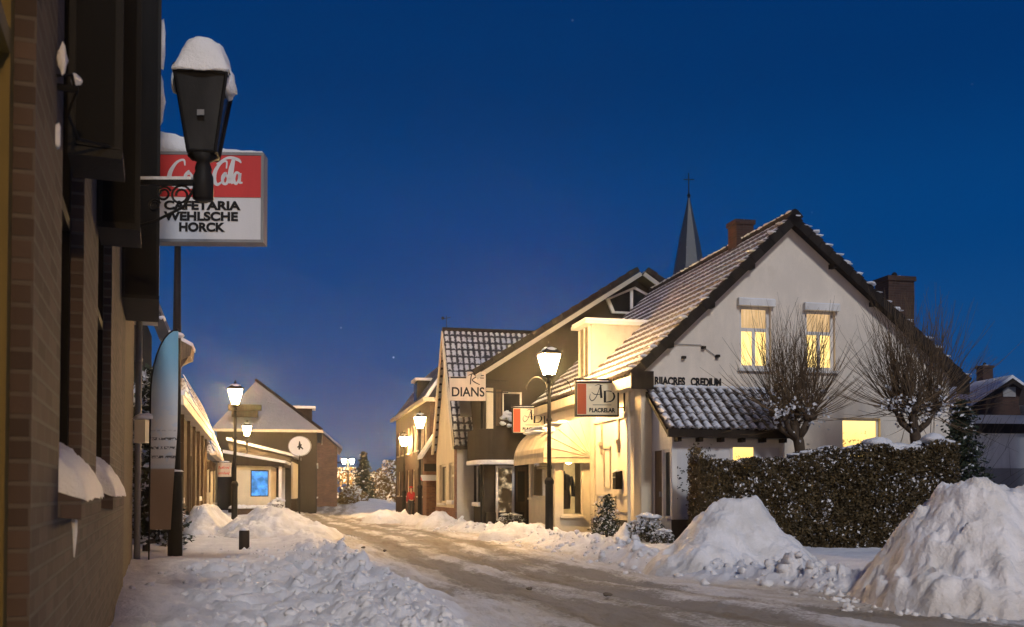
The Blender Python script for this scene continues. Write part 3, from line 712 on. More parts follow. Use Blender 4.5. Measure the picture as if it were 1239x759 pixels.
# lettering and the thin lamp rail above it
text(house, 'RIJACRES', FG, h4.tx(792), h4.z(465.5, .5, 0), .25, 'ink', .012, 0, 'lettering', 'LEFT', h4.tx(829)-h4.tx(792), 1, .012)
text(house, 'CREDIUM', FG, h4.tx(836), h4.z(465.5, .5, 0), .25, 'ink', .012, 0, 'lettering', 'LEFT', h4.tx(873)-h4.tx(836), 1, .012)
mb = MB(); za, zb = h4.z(417, 1, 0), h4.z(431, 1, 0); mb.tube([FG(h4.tx(802), .03, za), FG(h4.tx(848), .03, za), FG(h4.tx(868), .03, zb)], .010, 5)
mb.build('cable', 'grey', house)
for px, py in ((806, 420), (851, 420), (827, 433), (868, 430)):
    mb = MB(); a = h4.tx(px); z_ = h4.z(py, 1, 0); mb.fbox(FG, a-.045, a+.045, -.01, .10, z_-.03, z_+.03); mb.build('wall_spot', 'fascia', house)
# street front: corner pilasters, panels and brackets
mb = MB()
mb.fbox(FS, .0, .40, .002, .075, .42, 3.62); mb.fbox(FG, -.07, .17, .002, .075, .42, 3.62)
mb.fbox(FS, 3.55, 3.9, .002, .06, .42, 3.1)
mb.fbox(FS, .40, 3.55, .002, .045, 2.93, 3.06); mb.build('pilaster', 'cream', house)
mb = MB()
for a0, a1, z0, z1 in ((.95, 1.95, .62, 1.06), (2.2, 3.4, .62, 1.06), (2.3, 2.85, 1.2, 2.28)):
    t_ = .05
    for q in ((a0, a1, z0, z0+t_), (a0, a1, z1-t_, z1), (a0, a0+t_, z0+t_, z1-t_), (a1-t_, a1, z0+t_, z1-t_)): mb.fbox(FS, q[0], q[1], .002, .035, q[2], q[3])
mb.build('wall_panel', 'cream', house)
for a in (1.65, 3.0):
    mb = MB(); mb.fbox(FS, a-.07, a+.07, .002, .11, 2.32, 2.42); mb.fbox(FS, a-.05, a+.05, .002, .07, 2.1, 2.32); mb.fbox(FS, a-.04, a+.04, .002, .045, 2.42, 2.92); mb.build('bracket', 'cream', house)
mb = MB(); mb.tube([(-.16, .52, 3.5), (-.16, .52, .3)], .045, 8); mb.build('downpipe', 'offwhite', house)
# bay window (near side faces the camera)
B0 = frame((-BAYD, BAY0), (1, 0), (0, -1)); B1 = frame((-BAYD, BAY0), (0, 1), (-1, 0)); BL = BAY1-BAY0
bw0 = (.20, .80, .47, 2.02); bw1 = (.25, BL-.25, .95, 2.02)
mb = MB(); wall(mb, B0, [(0, -.3), (BAYD, -.3), (BAYD, 2.2), (0, 2.2)], [bw0], .08); wall(mb, B1, [(0, -.3), (BL, -.3), (BL, 2.2), (0, 2.2)], [bw1], .08)
mb.box(-BAYD, 0, BAY1-.05, BAY1, -.3, 2.2); mb.box(-BAYD+.01, -.002, BAY0+.01, BAY1-.05, 2.2, 2.28); bay = mb.build('bay', 'cream', house)
def shop_pane(par, fr, w, fm='offwhite', gl='glass', sill=None):
    mb = MB(); a0, a1, z0, z1 = w; f = .055
    for q in ((a0+.001, a0+f, z0, z1), (a1-f, a1-.001, z0, z1), (a0+f, a1-f, z0, z0+f), (a0+f, a1-f, z1-f, z1)): mb.fbox(fr, q[0], q[1], -.075, -.03, q[2], q[3])
    o_ = mb.build('window', fm, par); p = MB(); p.quad(fr(a0+.01, -.05, z0+.01), fr(a1-.01, -.05, z0+.01), fr(a1-.01, -.05, z1-.01), fr(a0+.01, -.05, z1-.01)); p.build('pane', gl, o_)
    s_ = MB(); s_.fbox(fr, a0-.05, a1+.05, .002, .09, z0-.06, z0-.003); s_.build('sill', fm, o_)
    return o_
shop_pane(bay, B0, bw0); shop_pane(bay, B1, bw1)
mb = MB(); mb.box(-BAYD+.08, -.02, BAY0+1.45, BAY0+1.49, .1, 2.18); mb.build('shop_backdrop', 'lit_shop', bay)  # back panel glows by itself, standing in for lamplight inside the shop
mb = MB(); mb.box(-BAYD+.08, .3, BAY0+.1, BAY0+1.44, .36, .42); mb.build('display_floor', 'wood', bay)
mb = MB(); mb.lathe([(.005, 1.86), (.10, 1.92), (.12, 1.99), (.02, 2.1)], (-.50, BAY0+.45, 0), 10); mb.build('ceiling_lamp', 'bulb', bay)
mn = thing('mannequin', 'dark garments on a dummy behind the yellow lit shop pane', 'mannequin', (*h4.W(-.62, BAY0+.62), 0), h4.th)
mb = MB(); mb.lathe([(.02, .42), (.12, .43), (.12, .45), (.015, .47), (.015, .9)], n=10); mb.build('stand', 'iron', mn)
mb = MB(); mb.lathe([(.17, .62), (.19, .95), (.16, 1.15), (.19, 1.42), (.16, 1.52), (.06, 1.57), (.05, 1.63)], n=12); 
mb.tube([(-.17, 0, 1.48), (-.25, .02, 1.2), (-.24, .0, .95)], [.06, .055, .045], 7); mb.tube([(.17, 0, 1.48), (.25, .02, 1.2), (.24, .0, .95)], [.06, .055, .045], 7); mb.build('coat', 'cloth', mn, True)
# the Dutch hood over the bay
HA0, HA1, HR, HZ = BAY0-.12, BAY1+.45, 1.36, 2.06
hood = thing('shop_awning', 'snow dusted cream shop hood with radiating ribs above the lit bay window', 'awning', (*h4.W(0, 0), 0), h4.th)
def hp(phi, y, r=HR): return (-.012-r*math.sin(phi), y, HZ+r*.80*math.cos(phi))
mb = MB(); K = 14
for i in range(K):
    p0, p1 = i*math.pi/2/K, (i+1)*math.pi/2/K
    J = 10
    for j in range(J):
        y0 = HA0+(HA1-HA0)*j/J; y1 = HA0+(HA1-HA0)*(j+1)/J
        sg = lambda pp, j_: HR*(1-.012*(1+math.cos(pp*4*4)))
        mb.quad(hp(p0, y0, sg(p0, j)), hp(p1, y0, sg(p1, j)), hp(p1, y1, sg(p1, j)), hp(p0, y1, sg(p0, j)))
for yy in (HA0, HA1):
    c_ = (-.012, yy, HZ)
    for i in range(K):
        p0, p1 = i*math.pi/2/K, (i+1)*math.pi/2/K; mb.add([c_, hp(p0, yy), hp(p1, yy)], [(0, 1, 2)])
mb.prism([hp(math.pi/2, HA0), hp(math.pi/2, HA1), tuple(Vector(hp(math.pi/2, HA1))-Vector((0, 0, .16))), tuple(Vector(hp(math.pi/2, HA0))-Vector((0, 0, .16)))], (.008, 0, 0))
mb.quad((-.012, HA0, HZ), hp(math.pi/2, HA0), tuple(Vector(hp(math.pi/2, HA0))-Vector((0, 0, .16))), (-.012, HA0, HZ-.16))
mb.build('canopy', 'canvas', hood)
mb = MB()
for i in range(0, 7):
    p = i*math.pi/2/6; mb.tube([(-.012, HA0-.012, HZ), tuple(Vector(hp(p, HA0-.012)))], .014, 5)
mb.build('rib', 'offwhite', hood)
mb = MB()
for i in range(26):
    y = HA0+.15+(HA1-HA0-.3)*i/25; p = .42+.5*vnoise(np.array([i*.7]), np.array([2.]))[0]; c_ = hp(p, y); mb.blob(c_, (.28, .16, .05), i, 5, .3)
mb.build('snow_patches', 'snow_fine', hood, True)
# dormer on the street slope
DY0 = h4.ty(716, .12); DY1 = DY0+1.15; DZ1 = h4.z(392, .12, DY0); DZ0 = EL+.2; DX = .12; DXE = (DZ1-EL-.2)/slL+.25
dorm = MB(); dorm.box(DX, DXE, DY0, DY1, DZ0-.5, DZ1); dorm = dorm.build('dormer', 'pale', house)
DF = frame((DX, DY0), (0, 1), (-1, 0))
mb = MB(); mb.fbox(DF, .06, .18, .002, .05, DZ0-.1, DZ1-.04); mb.fbox(DF, .97, 1.09, .002, .05, DZ0-.1, DZ1-.04); mb.fbox(DF, .18, .97, .002, .045, DZ0-.1, DZ0+.05)
mb.fbox(DF, .54, .60, .002, .04, DZ0+.05, DZ1-.04); mb.build('window', 'offwhite', dorm)
mb = MB(); mb.quad(DF(.18, .02, DZ0+.05), DF(.97, .02, DZ0+.05), DF(.97, .02, DZ1-.04), DF(.18, .02, DZ1-.04)); mb.build('pane', 'lit_dim', dorm)
mb = MB(); mb.box(DX-.22, DXE, DY0-.10, DY1+.10, DZ1+.002, DZ1+.09); mb.build('dormer_roof', 'white', dorm)
mb = MB(); mb.box(DX-.20, DXE-.02, DY0-.08, DY1+.08, DZ1+.091, DZ1+.16); mb.build('snow_cap', 'snow_fine', dorm)
# fascia over the bay
# lean-to with pantiles
LX0, LX1, LY = .22, h4.tx(949, -1.2), -1.22
M['lit_plant_low'] = m_litplant('lit_plants_low', (1.0, .66, .20), 1.8, 1.55)
lean = thing('lean_to_porch', 'white porch with snowy pantile roof and frosted front against the white gable', 'porch', (*h4.W(0, 0), 0), h4.th)
LT = frame((LX0, LY), (1, 0), (0, -1)); LS = frame((LX0, 0), (0, -1), (-1, 0)); LW = LX1-LX0; LZ = 2.42
front = (.10, LW-.08, .58, LZ-.26); side = (.12, .62, .08, LZ-.36); side2 = (.70, 1.10, .52, LZ-.36)
mb = MB(); wall(mb, LT, [(0, -.3), (LW, -.3), (LW, LZ), (0, LZ)], [front], .08); wall(mb, LS, [(0, -.3), (-LY, -.3), (-LY, LZ), (0, 3.4)], [side, side2], .08)
mb.box(LX1-.05, LX1, LY+.01, 0, -.3, LZ); mb.build('wall', 'white', lean)
mb = MB(); mb.fbox(LT, -.02, LW+.02, .002, .03, -.3, .50); mb.build('plinth', 'plinth', lean)
fa, fb_, fc = h4.tx(886, LY)-LX0, h4.tx(914, LY)-LX0, front[1]
zc = (front[2], front[3])
wf = MB()
for a0, a1 in ((front[0], fa), (fa, fb_), (fb_, fc)):
    for q in ((a0+.001, a0+.03, *zc), (a1-.03, a1-.001, *zc), (a0+.03, a1-.03, zc[0], zc[0]+.04), (a0+.03, a1-.03, zc[1]-.04, zc[1])): wf.fbox(LT, q[0], q[1], -.07, -.02, q[2], q[3])
wf = wf.build('window', 'white', lean)
for a0, a1, mt in ((front[0], fa, 'frost'), (fa, fb_, 'lit_plant_low'), (fb_, fc, 'frost')):
    p = MB(); p.quad(LT(a0+.01, -.045, zc[0]), LT(a1-.01, -.045, zc[0]), LT(a1-.01, -.045, zc[1]), LT(a0+.01, -.045, zc[1])); p.build('pane', mt, wf)
scribble(wf, LT, h4.tx(836, LY)-LX0, h4.z(545.5, 1, LY), .50, .10, 1, 'ink', -.040, .012)
scribble(wf, LT, h4.tx(834, LY)-LX0, h4.z(552.5, 1, LY), .66, .06, 2, 'ink', -.040, .009)
scribble(wf, LT, h4.tx(838, LY)-LX0, h4.z(558.5, 1, LY), .42, .05, 3, 'grey', -.040, .008)
rd = random.Random(3); mb = MB()
for px, py in ((822, 567), (827, 571), (819, 577), (824, 586), (821, 590), (818, 603), (824, 579), (829, 593)):
    a = h4.tx(px, LY)-LX0; z_ = h4.z(py, 1, LY)
    for k in range(6):
        q = a+rd.uniform(-.05, .05); r = z_+rd.uniform(-.035, .035); e = rd.uniform(.012, .03); bb = -.0405+.0007*k
        mb.quad(LT(q-e, bb, r), LT(q, bb, r-e*.6), LT(q+e, bb, r+.01), LT(q, bb, r+e*.6))
mb.build('flower_decal', 'ink', wf, recalc=False)
dr = MB(); dr.fbox(LS, side[0]+.002, side[1]-.002, -.07, -.03, side[2], side[3]); dr = dr.build('door', 'darkwood', lean)
mb = MB(); mb.fbox(LS, side[1]-.10, side[1]-.06, -.029, .03, 1.0, 1.12); mb.build('handle', 'zinc', dr)
shop_pane(lean, LS, side2, 'white', 'dark_glass')
# pantile roof
ez, tz = h4.z(524, 1, LY-.25), h4.z(473, 1, 0); e0 = Vector((LX0-.18, LY-.24, ez)); up_ = Vector((0, -LY+.24, tz-ez)); S_ = up_.length
tile_roof('roof', lean, e0+Vector((0, 0, .06)), (1, 0, 0), up_.normalized(), LW+.34, S_, 'tile_pan', .215, .33, .035, .06, 8)
mb = MB(); mb.prism([e0, e0+up_, e0+up_-Vector((0, 0, .10)), e0-Vector((0, 0, .10))], (LW+.34, 0, 0)); mb.build('roof_boards', 'fascia', lean)
mb = MB(); mb.box(LX0-.2, LX1+.18, LY-.30, LY-.235, ez-.10, ez+.07); mb.build('gutter', 'fascia', lean)
mb = MB()
for k in range(6):
    mb = MB(); a = LX0+.1+k*(LW-.2)/5; mb.box(a-.045, a+.045, LY-.22, LY-.002, ez-.19, ez-.10); mb.build('rafter_end', 'fascia', lean)
mb = MB()
for k in range(12): mb.blob((LX0-.1+(LW+.2)*k/11, -.06, tz+.08), (.16, .09, .05), k, 5, .3)
mb.build('snow_patches', 'snow_fine', lean, True)
# mailbox
mn.scale = (1.25, 1.1, 1.04)
t = thing('mailbox', 'dark wall mailbox beside the cream pilaster of the gabled house', 'mailbox', (*h4.W(-.001, h4.ty(751)), 1.18), h4.th)
mb = MB(); mb.box(-.17, -.003, -.13, .13, 0, .40); mb.prism([(-.19, -.14, .40), (-.003, -.14, .40), (-.003, -.14, .46)], (0, .28, 0)); mb.build('body', 'black', t)
mb = MB(); mb.box(-.176, -.171, -.10, .10, .28, .31); mb.build('slot', 'zinc', t)
mb = MB(); mb.blob((-.10, 0, .44), (.09, .13, .05), 2, 5, .1, True); mb.build('snow_cap', 'snow_fine', t, True)
# two hanging shop signs
def ad_sign(label, hf, y, z0, wid=1.02, hgt=.80, gap=.20):
    t = thing('hanging_sign', label, 'shop sign', (*hf.W(0, y), 0), hf.th*.35, 'red and cream monogram shop signs')
    x1 = -gap; x0 = x1-wid; fr = frame((x0, -.06), (1, 0), (0, -1))
    mb = MB(); mb.box(x0, x1, -.058, .058, z0, z0+hgt); mb.build('board', 'sign_cream', t)
    p = MB(); p.fbox(fr, .02, .24, -.002, .008, z0+.03, z0+hgt-.03); p.build('red_panel', 'orange', t)
    f = MB(); e = .028
    for q in ((-e, wid+e, z0-e, z0+.012), (-e, wid+e, z0+hgt-.012, z0+hgt+e), (-e, .010, z0+.012, z0+hgt-.012), (wid-.010, wid+e, z0+.012, z0+hgt-.012)): f.fbox(fr, q[0], q[1], -.14, .02, q[2], q[3])
    f.build('frame', 'fascia', t)
    b = MB(); b.tube([(x0-.05, 0, z0+hgt+.09), (0, 0, z0+hgt+.09)], .022, 6); b.tube([(-.03, 0, z0+hgt+.09), (-.03, 0, z0+.1)], .02, 6); b.tube([(x1, 0, z0+.2), (-.03, 0, z0+.2)], .014, 6)
    for q in (x0+.1, x1-.1): b.tube([(q, 0, z0+hgt+.02), (q, 0, z0+hgt+.09)], .012, 5)
    b.build('bracket', 'iron', t)
    s_ = MB(); s_.blob(((x0+x1)/2, 0, z0+hgt+.03), (wid*.48, .06, .035), 3, 6, .15, True); s_.build('snow_cap', 'snow_fine', t, True)
    m = wid/1.02; c0 = .24*m
    S = lambda P: [(c0+.10+p[0]*.60*m, z0+hgt*.42+p[1]*.42, *(p[2:3])) for p in P]
    A1 = S([(.0, .45, .4), (-.02, .2, .7), (.08, .05, .8), (.25, .3, .7), (.42, .95, .5)]); A2 = S([(.42, .95, 1.6), (.44, .5, 2.2), (.46, .22, 2.2)]); A3 = S([(.06, .55, .4), (.2, .42, .7), (.5, .45, .5)])
    D1 = S([(.60, .62, 2.0), (.60, .30, 2.4), (.60, -.02, 2.2)]); D2 = S([(.54, .62, .5), (.86, .60, .9), (.99, .33, 1.8), (.88, .05, 1.2), (.56, -.04, .5)]); A4 = S([(.2, .92, .3), (.34, 1.0, .6), (.5, .93, .3)])
    strokes(t, fr, [A1, A2, A3, A4, D1, D2], .026, 'ink', .006, 'monogram')
    l = MB(); l.fbox(fr, c0+.16, c0+.62*m, .002, .005, z0+hgt*.315, z0+hgt*.33); l.build('line', 'ink', t)
    text(t, 'BLACRELAR', fr, c0+.07, z0+hgt*.10, .14, 'ink', .004, 0, 'lettering', 'LEFT', wid-.24-.14, 1, .006)
    return t
MATS
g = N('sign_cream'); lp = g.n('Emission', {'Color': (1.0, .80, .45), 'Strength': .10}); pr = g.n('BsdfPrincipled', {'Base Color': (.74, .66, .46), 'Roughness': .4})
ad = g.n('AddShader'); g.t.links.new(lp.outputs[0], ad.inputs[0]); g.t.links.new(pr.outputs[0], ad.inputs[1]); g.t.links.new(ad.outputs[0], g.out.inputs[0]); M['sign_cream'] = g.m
ad_sign('nearer red and cream monogram sign hanging at the corner of the gabled house', h4, h4.ty(757), wz(503, 24.2))
ad_sign('farther red and cream monogram sign hanging between the hood and the dark house', h4, L4-.25, wz(524.5, 31.8), 1.0, .80, .03)

# ---------------------------------------------------------------- dark gabled shop house behind
h3 = HF(585, 32.7, R(13.06)); E3 = h3.z(449, 0, 0)-.10; A3x = h3.tx(768); Z3 = h3.z(336, A3x, 0)-.05; W3 = A3x*2+.2; L3 = 8.0
sh = thing('dark_shop_house', 'dark rendered shop house with a long white barge board and bay front', 'house', h3.loc, h3.th)
sl3 = (Z3-E3)/A3x
tri = [(h3.tx(740), h3.z(377, 4, 0)-.05), (h3.tx(790), h3.z(377, 4, 0)-.05), (h3.tx(790), h3.z(358, 5, 0)), (A3x, h3.z(347, 5, 0)), (h3.tx(733), h3.z(362, 4, 0))]
gw3 = (h3.tx(608), h3.tx(632), 3.5, 4.45)
mb = MB(); wall(mb, FG, [(0, -.3), (W3, -.3), (W3, E3), (A3x, Z3), (0, E3)], [gw3], .12)
wall(mb, FS, [(0, -.3), (L3, -.3), (L3, E3), (0, E3)], [(.5, 1.6, .7, 2.1), (2.4, 3.3, .1, 2.2), (4.2, 6.8, .7, 2.2)], .12); mb.build('wall', 'darkwall', sh)
window(sh, FG, *gw3, 'white', 'dark_glass', 1, (), .08, .06, None)
window(sh, FS, .5, 1.6, .7, 2.1, 'white', 'dark_glass', 1, (), .08, .07, 'white', snow=True)
window(sh, FS, 4.2, 6.8, .7, 2.2, 'white', 'lit_dim', 2, (), .08, .07, 'white'); window(sh, FS, 2.4, 3.3, .1, 2.2, 'white', 'dark_glass', 1, (1.2,), .08, .09)
for sg in (-1, 1):
    x0 = -.40 if sg < 0 else W3+.4; s_ = Vector((-sg, 0, sl3)).normalized(); S_ = math.hypot(A3x+.4, (A3x+.4)*sl3)
    tile_roof('roof', sh, (x0, -.55, E3-.4*sl3+.16), (0, 1, 0), s_, L3+.7, S_, 'tile_snowy' if sg > 0 else 'tile', .3, .34, .05, .03)
    a = Vector((x0, -.52, E3-.4*sl3+.14)); n_ = Vector((0, 1, 0)).cross(s_); n_ = n_ if n_.z > 0 else -n_
    mb = MB(); mb.prism([a, a+s_*S_, a+s_*S_-n_*.09, a-n_*.09], (0, L3+.6, 0)); mb.build('roof_boards', 'fascia', sh)
    mb = MB(); a = a+Vector((0, -.06, 0)); mb.prism([a-n_*.02, a+s_*S_-n_*.02, a+s_*S_-n_*.16, a-n_*.16], (0, .05, 0)); mb.build('barge_board', 'pale', sh)
    mb = MB(); a = a+Vector((0, -.03, .01))
    for i in range(17):
        e = a+s_*(i*S_/17); mb.prism([e, e+s_*(S_/17*.97), e+s_*(S_/17*.97)+n_*.17, e+n_*.20], (0, .2, 0))
    mb.build('verge_tiles', 'fascia', sh)
zc_ = sum(p[1] for p in tri)/5; xc_ = sum(p[0] for p in tri)/5
mb = MB(); inner = [(xc_+(p[0]-xc_)*.86, zc_+(p[1]-zc_)*.84) for p in tri]
for i in range(5):
    p, q = tri[i], tri[(i+1) % 5]; pi, qi = inner[i], inner[(i+1) % 5]
    mb.prism([FG(p[0], .004, p[1]), FG(q[0], .004, q[1]), FG(qi[0], .004, qi[1]), FG(pi[0], .004, pi[1])], Vector((0, -.09, 0)))
mb.fbox(FG, h3.tx(764)-.05, h3.tx(764)+.05, .004, .085, tri[0][1]+.1, tri[3][1]-.12); wnd = mb.build('attic_window', 'white', sh)
p = MB(); p.add([FG(q[0], .03, q[1]) for q in inner], [(0, 1, 2, 3, 4)]); p.build('pane', 'dark_glass', wnd)
# curved ground-floor front with snow lip, recessed entrance
cb = MB(); PR = []
for k in range(9):
    t_ = k/8*math.pi/2; PR.append((.35-1.0*math.cos(t_)*.62, -.62*math.sin(t_)*1.0))
pts = [(-.32, 1.2)]+[(-.30+.55*(1-math.cos(t_)), -.62*math.sin(t_)) for t_ in np.linspace(0, math.pi/2, 9)]+[(1.15, -.62), (1.15, -.05)]
cb.prism([(x_, y_, 2.12) for x_, y_ in pts]+[(.02, -.05, 2.12), (.02, 1.2, 2.12)], (0, 0, 1.05)); cb.build('curved_parapet', 'darkwall', sh, False)
cb = MB(); cb.prism([(x_*1.04-.01, y_*1.06, 2.02) for x_, y_ in pts]+[(.02, -.05, 2.02), (.02, 1.2, 2.02)], (0, 0, .14)); cb.build('snow_lip', 'snow_fine', sh)
cb = MB(); cb.box(.05, 1.3, -.28, -.01, -.3, .45); cb.build('plinth', 'darkwall', sh)
gw = (h3.tx(598), h3.tx(620), .18, 1.98); mb = MB(); f = .07
for q in ((gw[0], gw[0]+f, .18, 1.98), (gw[1]-f, gw[1], .18, 1.98), (gw[0]+f, gw[1]-f, 1.91, 1.98), (gw[0]+f, gw[1]-f, .18, .25)): mb.fbox(FG, q[0], q[1], .2, .29, q[2], q[3])
wnd = mb.build('shop_window', 'white', sh); p = MB(); p.quad(FG(gw[0], .23, .2), FG(gw[1], .23, .2), FG(gw[1], .23, 1.95), FG(gw[0], .23, 1.95)); p.build('pane', 'shopglow', wnd)
mb = MB(); d0, d1 = h3.tx(623), h3.tx(637); mb.fbox(FG, d0, d1, .01, .06, .05, 1.95); dr = mb.build('door', 'darkwood', sh); mb = MB(); mb.fbox(FG, d0+.08, d1-.08, .061, .07, .8, 1.8); mb.build('pane', 'dark_glass', dr)
mb = MB(); mb.fbox(FG, h3.tx(588), h3.tx(596), .01, .10, 3.2, 4.55); mb.build('corner_post', 'offwhite', sh)
mb = MB(); mb.fbox(FG, h3.tx(600), h3.tx(606), .01, .07, 3.3, 4.5); mb.build('corner_post', 'darkwood', sh)
mb = MB(); rd = random.Random(8)
for k in range(16): mb.blob(FG(h3.tx(606+rd.uniform(0, 24)), .12, 3.25+rd.uniform(0, .5)), (.09, .07, .06), k, 5, .35)
mb.build('snow_patches', 'snow_fine', sh, True)
mb = MB(); mb.tube([(-.08, -.06, E3-.1), (-.08, -.06, .1)], .045, 7); mb.build('downpipe', 'iron', sh)
# garden pot with snow
def snow_shrub(name, label, x, d, r, h, mat='shrub', n=900, frac=.3, cap=True, leaf=.05, cat='shrub'):
    t = thing(name, label, cat, (x, d, gz(x, d)))
    mb = MB()
    rd_ = random.Random(int(abs(x*100)))
    for k in range(9):
        a = rd_.uniform(0, 6.28); q = rd_.uniform(.3, .9); mb.tube([(0, 0, -.05), (r*q*.5*math.cos(a), r*q*.5*math.sin(a), h*.4), (r*q*math.cos(a), r*q*math.sin(a), h*rd_.uniform(.6, .95))], [.015, .01, .004], 4)
    mb.build('stem', 'bark', t)
    th = rng.uniform(0, 6.28, n); ph = np.arccos(rng.uniform(-.2, 1, n)); rr = rng.uniform(.55, 1.0, n)**.5*(1+.22*np.sin(3*th+x)*np.sin(4*ph))
    P = np.stack([r*rr*np.sin(ph)*np.cos(th), r*rr*np.sin(ph)*np.sin(th), h*.12+h*.88*np.clip(rr*np.cos(ph)+.1, 0, 1)], 1)
    leaves('foliage', P, leaf, mat, t, 0, np.clip(frac*(P[:, 2]/h)*2, 0, .9))
    if cap:
        mb = MB()
        for k in range(6):
            a = rd_.uniform(0, 6.28); q = rd_.uniform(0, .6); mb.blob((r*q*math.cos(a), r*q*math.sin(a), h*(1-.35*q*q)), (r*.32, r*.3, h*.13), k, 6, .3, True)
        mb.build('snow_cap', 'snow_fine', t, True)
    return t
snow_shrub('box_shrub', 'low snow topped planter shrub at the foot of the dark shop house', wx(618, 30.6), 30.6, .45, .42)
# ---------------------------------------------------------------- steep tiled house with the pale name board
h2 = HF(553, 34.2, R(13.06)); E2 = h2.z(541, 0, 0)+.05; R2y = 2.35; Z2 = h2.z(400, 0, R2y); W2 = 7.0; L2_ = 4.7
th2 = thing('steep_roofed_house', 'house with steep snow flecked tile roof and cream gable board on the street', 'house', h2.loc, h2.th)
mb = MB(); wall(mb, FS, [(0, -.3), (L2_, -.3), (L2_, E2), (R2y, Z2-.1), (0, E2)], [(.7, 1.7, .75, 2.15), (2.4, 3.9, .7, 2.15)], .1); mb.build('wall', 'cream', th2)
mb = MB(); wall(mb, FG, [(0, -.3), (W2, -.3), (W2, E2), (0, E2)]); mb.build('wall', 'pale', th2)
mb = MB(); mb.fbox(FS, -.02, .30, .003, .05, -.3, E2); mb.fbox(FS, .3, L2_, .003, .035, -.3, .55); mb.build('brick_pier', 'brick_red', th2)
window(th2, FS, .7, 1.7, .75, 2.15, 'offwhite', 'lit_dim', 1, (1.7,), .08, .08, 'white', snow=True); window(th2, FS, 2.4, 3.9, .7, 2.15, 'offwhite', 'dark_glass', 2, (), .08, .08, 'white')
S_ = math.hypot(R2y+.12, Z2-E2+.12)
tile_roof('roof', th2, (-.12, -.14, E2-.08), (1, 0, 0), Vector((0, R2y+.14, Z2-E2+.1)).normalized(), W2, S_, 'tile_grid', .21, .32, .035, .03)
tile_roof('roof', th2, (-.12, L2_+.14, E2-.08), (1, 0, 0), Vector((0, -R2y-.14, Z2-E2+.1)).normalized(), W2, S_, 'tile_grid', .21, .32, .035, .03)
mb = MB()
for ya, yb in ((-.16, R2y), (L2_+.16, R2y)):
    a = Vector((-.13, ya, E2-.14)); b = Vector((-.13, yb, Z2-.02)); w_ = Vector((0, .36 if ya < yb else -.36, .0)); mb.prism([a, b, b-Vector((0, 0, .3)), a+w_], (-.06, 0, 0))
mb.build('barge_board', 'offwhite', th2)
mb = MB(); mb.tube([(-.15, R2y, Z2+.03), (W2, R2y, Z2+.03)], .09, 8); mb.build('ridge_tiles', 'fascia', th2)
mb = MB(); mb.box(-.15, W2, -.22, -.13, E2-.14, E2-.03); mb.build('gutter', 'fascia', th2)
mb = MB(); mb.tube([(.0, R2y, Z2), (.0, R2y, Z2+.55)], .012, 5); mb.tube([(-.12, R2y, Z2+.42), (.16, R2y, Z2+.5)], .012, 5); mb.blob((-.13, R2y, Z2+.45), (.07, .02, .05), 1, 5); mb.build('weather_vane', 'fascia', th2)
# roof window and snow catch behind the board
t2 = (Z2-E2)/R2y
mb = MB(); xa, xb = h2.tx(556, .6), h2.tx(570, .6); ya = .55; mb.prism([(xa, ya-.10, E2+t2*ya), (xb, ya-.10, E2+t2*ya), (xb, ya+.38, E2+t2*(ya+.48)), (xa, ya+.38, E2+t2*(ya+.48))], (0, -.06, .04)); mb.build('roof_window', 'grey', th2)
# pale name board hanging over the pavement
t = thing('hanging_sign', 'pale cream name board with dark lettering DIANS in front of the steep tiled roof', 'shop sign', (*h3.W(-.35, -.5), 0), h3.th*.3)
dS = 32.1; z0, z1, zs = wz(485, dS), wz(456, dS), wz(450, dS); sx0, sx1 = wx(543.5, dS)-t.location.x, wx(587.5, dS)-t.location.x; xs = wx(565, dS)-t.location.x
fr = frame((sx0, -.05), (1, 0), (0, -1)); wS = sx1-sx0
mb = MB(); mb.prism([(sx0, -.05, z0), (sx1, -.05, z0), (sx1, -.05, zs), (xs, -.05, zs), (xs, -.05, z1), (sx0, -.05, z1)], (0, .1, 0)); mb.build('board', 'pale_sign', t)
text(t, 'DIANS', fr, .06, z0+.14, .42, 'ink', .006, 0, 'lettering', 'LEFT', wS-.12, 1, .008)
strokes(t, fr, [[(.68, z1-.25), (.70, z1-.02), (.72, zs-.10)], [(.62, zs-.12, .6), (.76, zs-.07, 1), (.86, zs-.16, 1), (.74, z1-.10, .8), (.82, z1-.18, 1.1), (.98, z1-.26, .7)]], .035, 'ink', .007, 'monogram')
mb = MB(); mb.fbox(fr, wS-.18, wS-.06, .002, .006, zs-.14, zs-.11); mb.fbox(fr, wS-.18, wS-.06, .002, .006, zs-.22, zs-.19); mb.fbox(fr, .03, xs-sx0-.03, -.002, .006, z1-.06, z1-.012); mb.build('mark', 'ink', t)
mb = MB(); mb.tube([(sx1, 0, z0+.3), (sx1+.75, .3, z0+.3)], .02, 6); mb.tube([(sx1, 0, z1-.1), (sx1+.75, .3, z1-.1)], .02, 6); mb.build('bracket', 'iron', t)
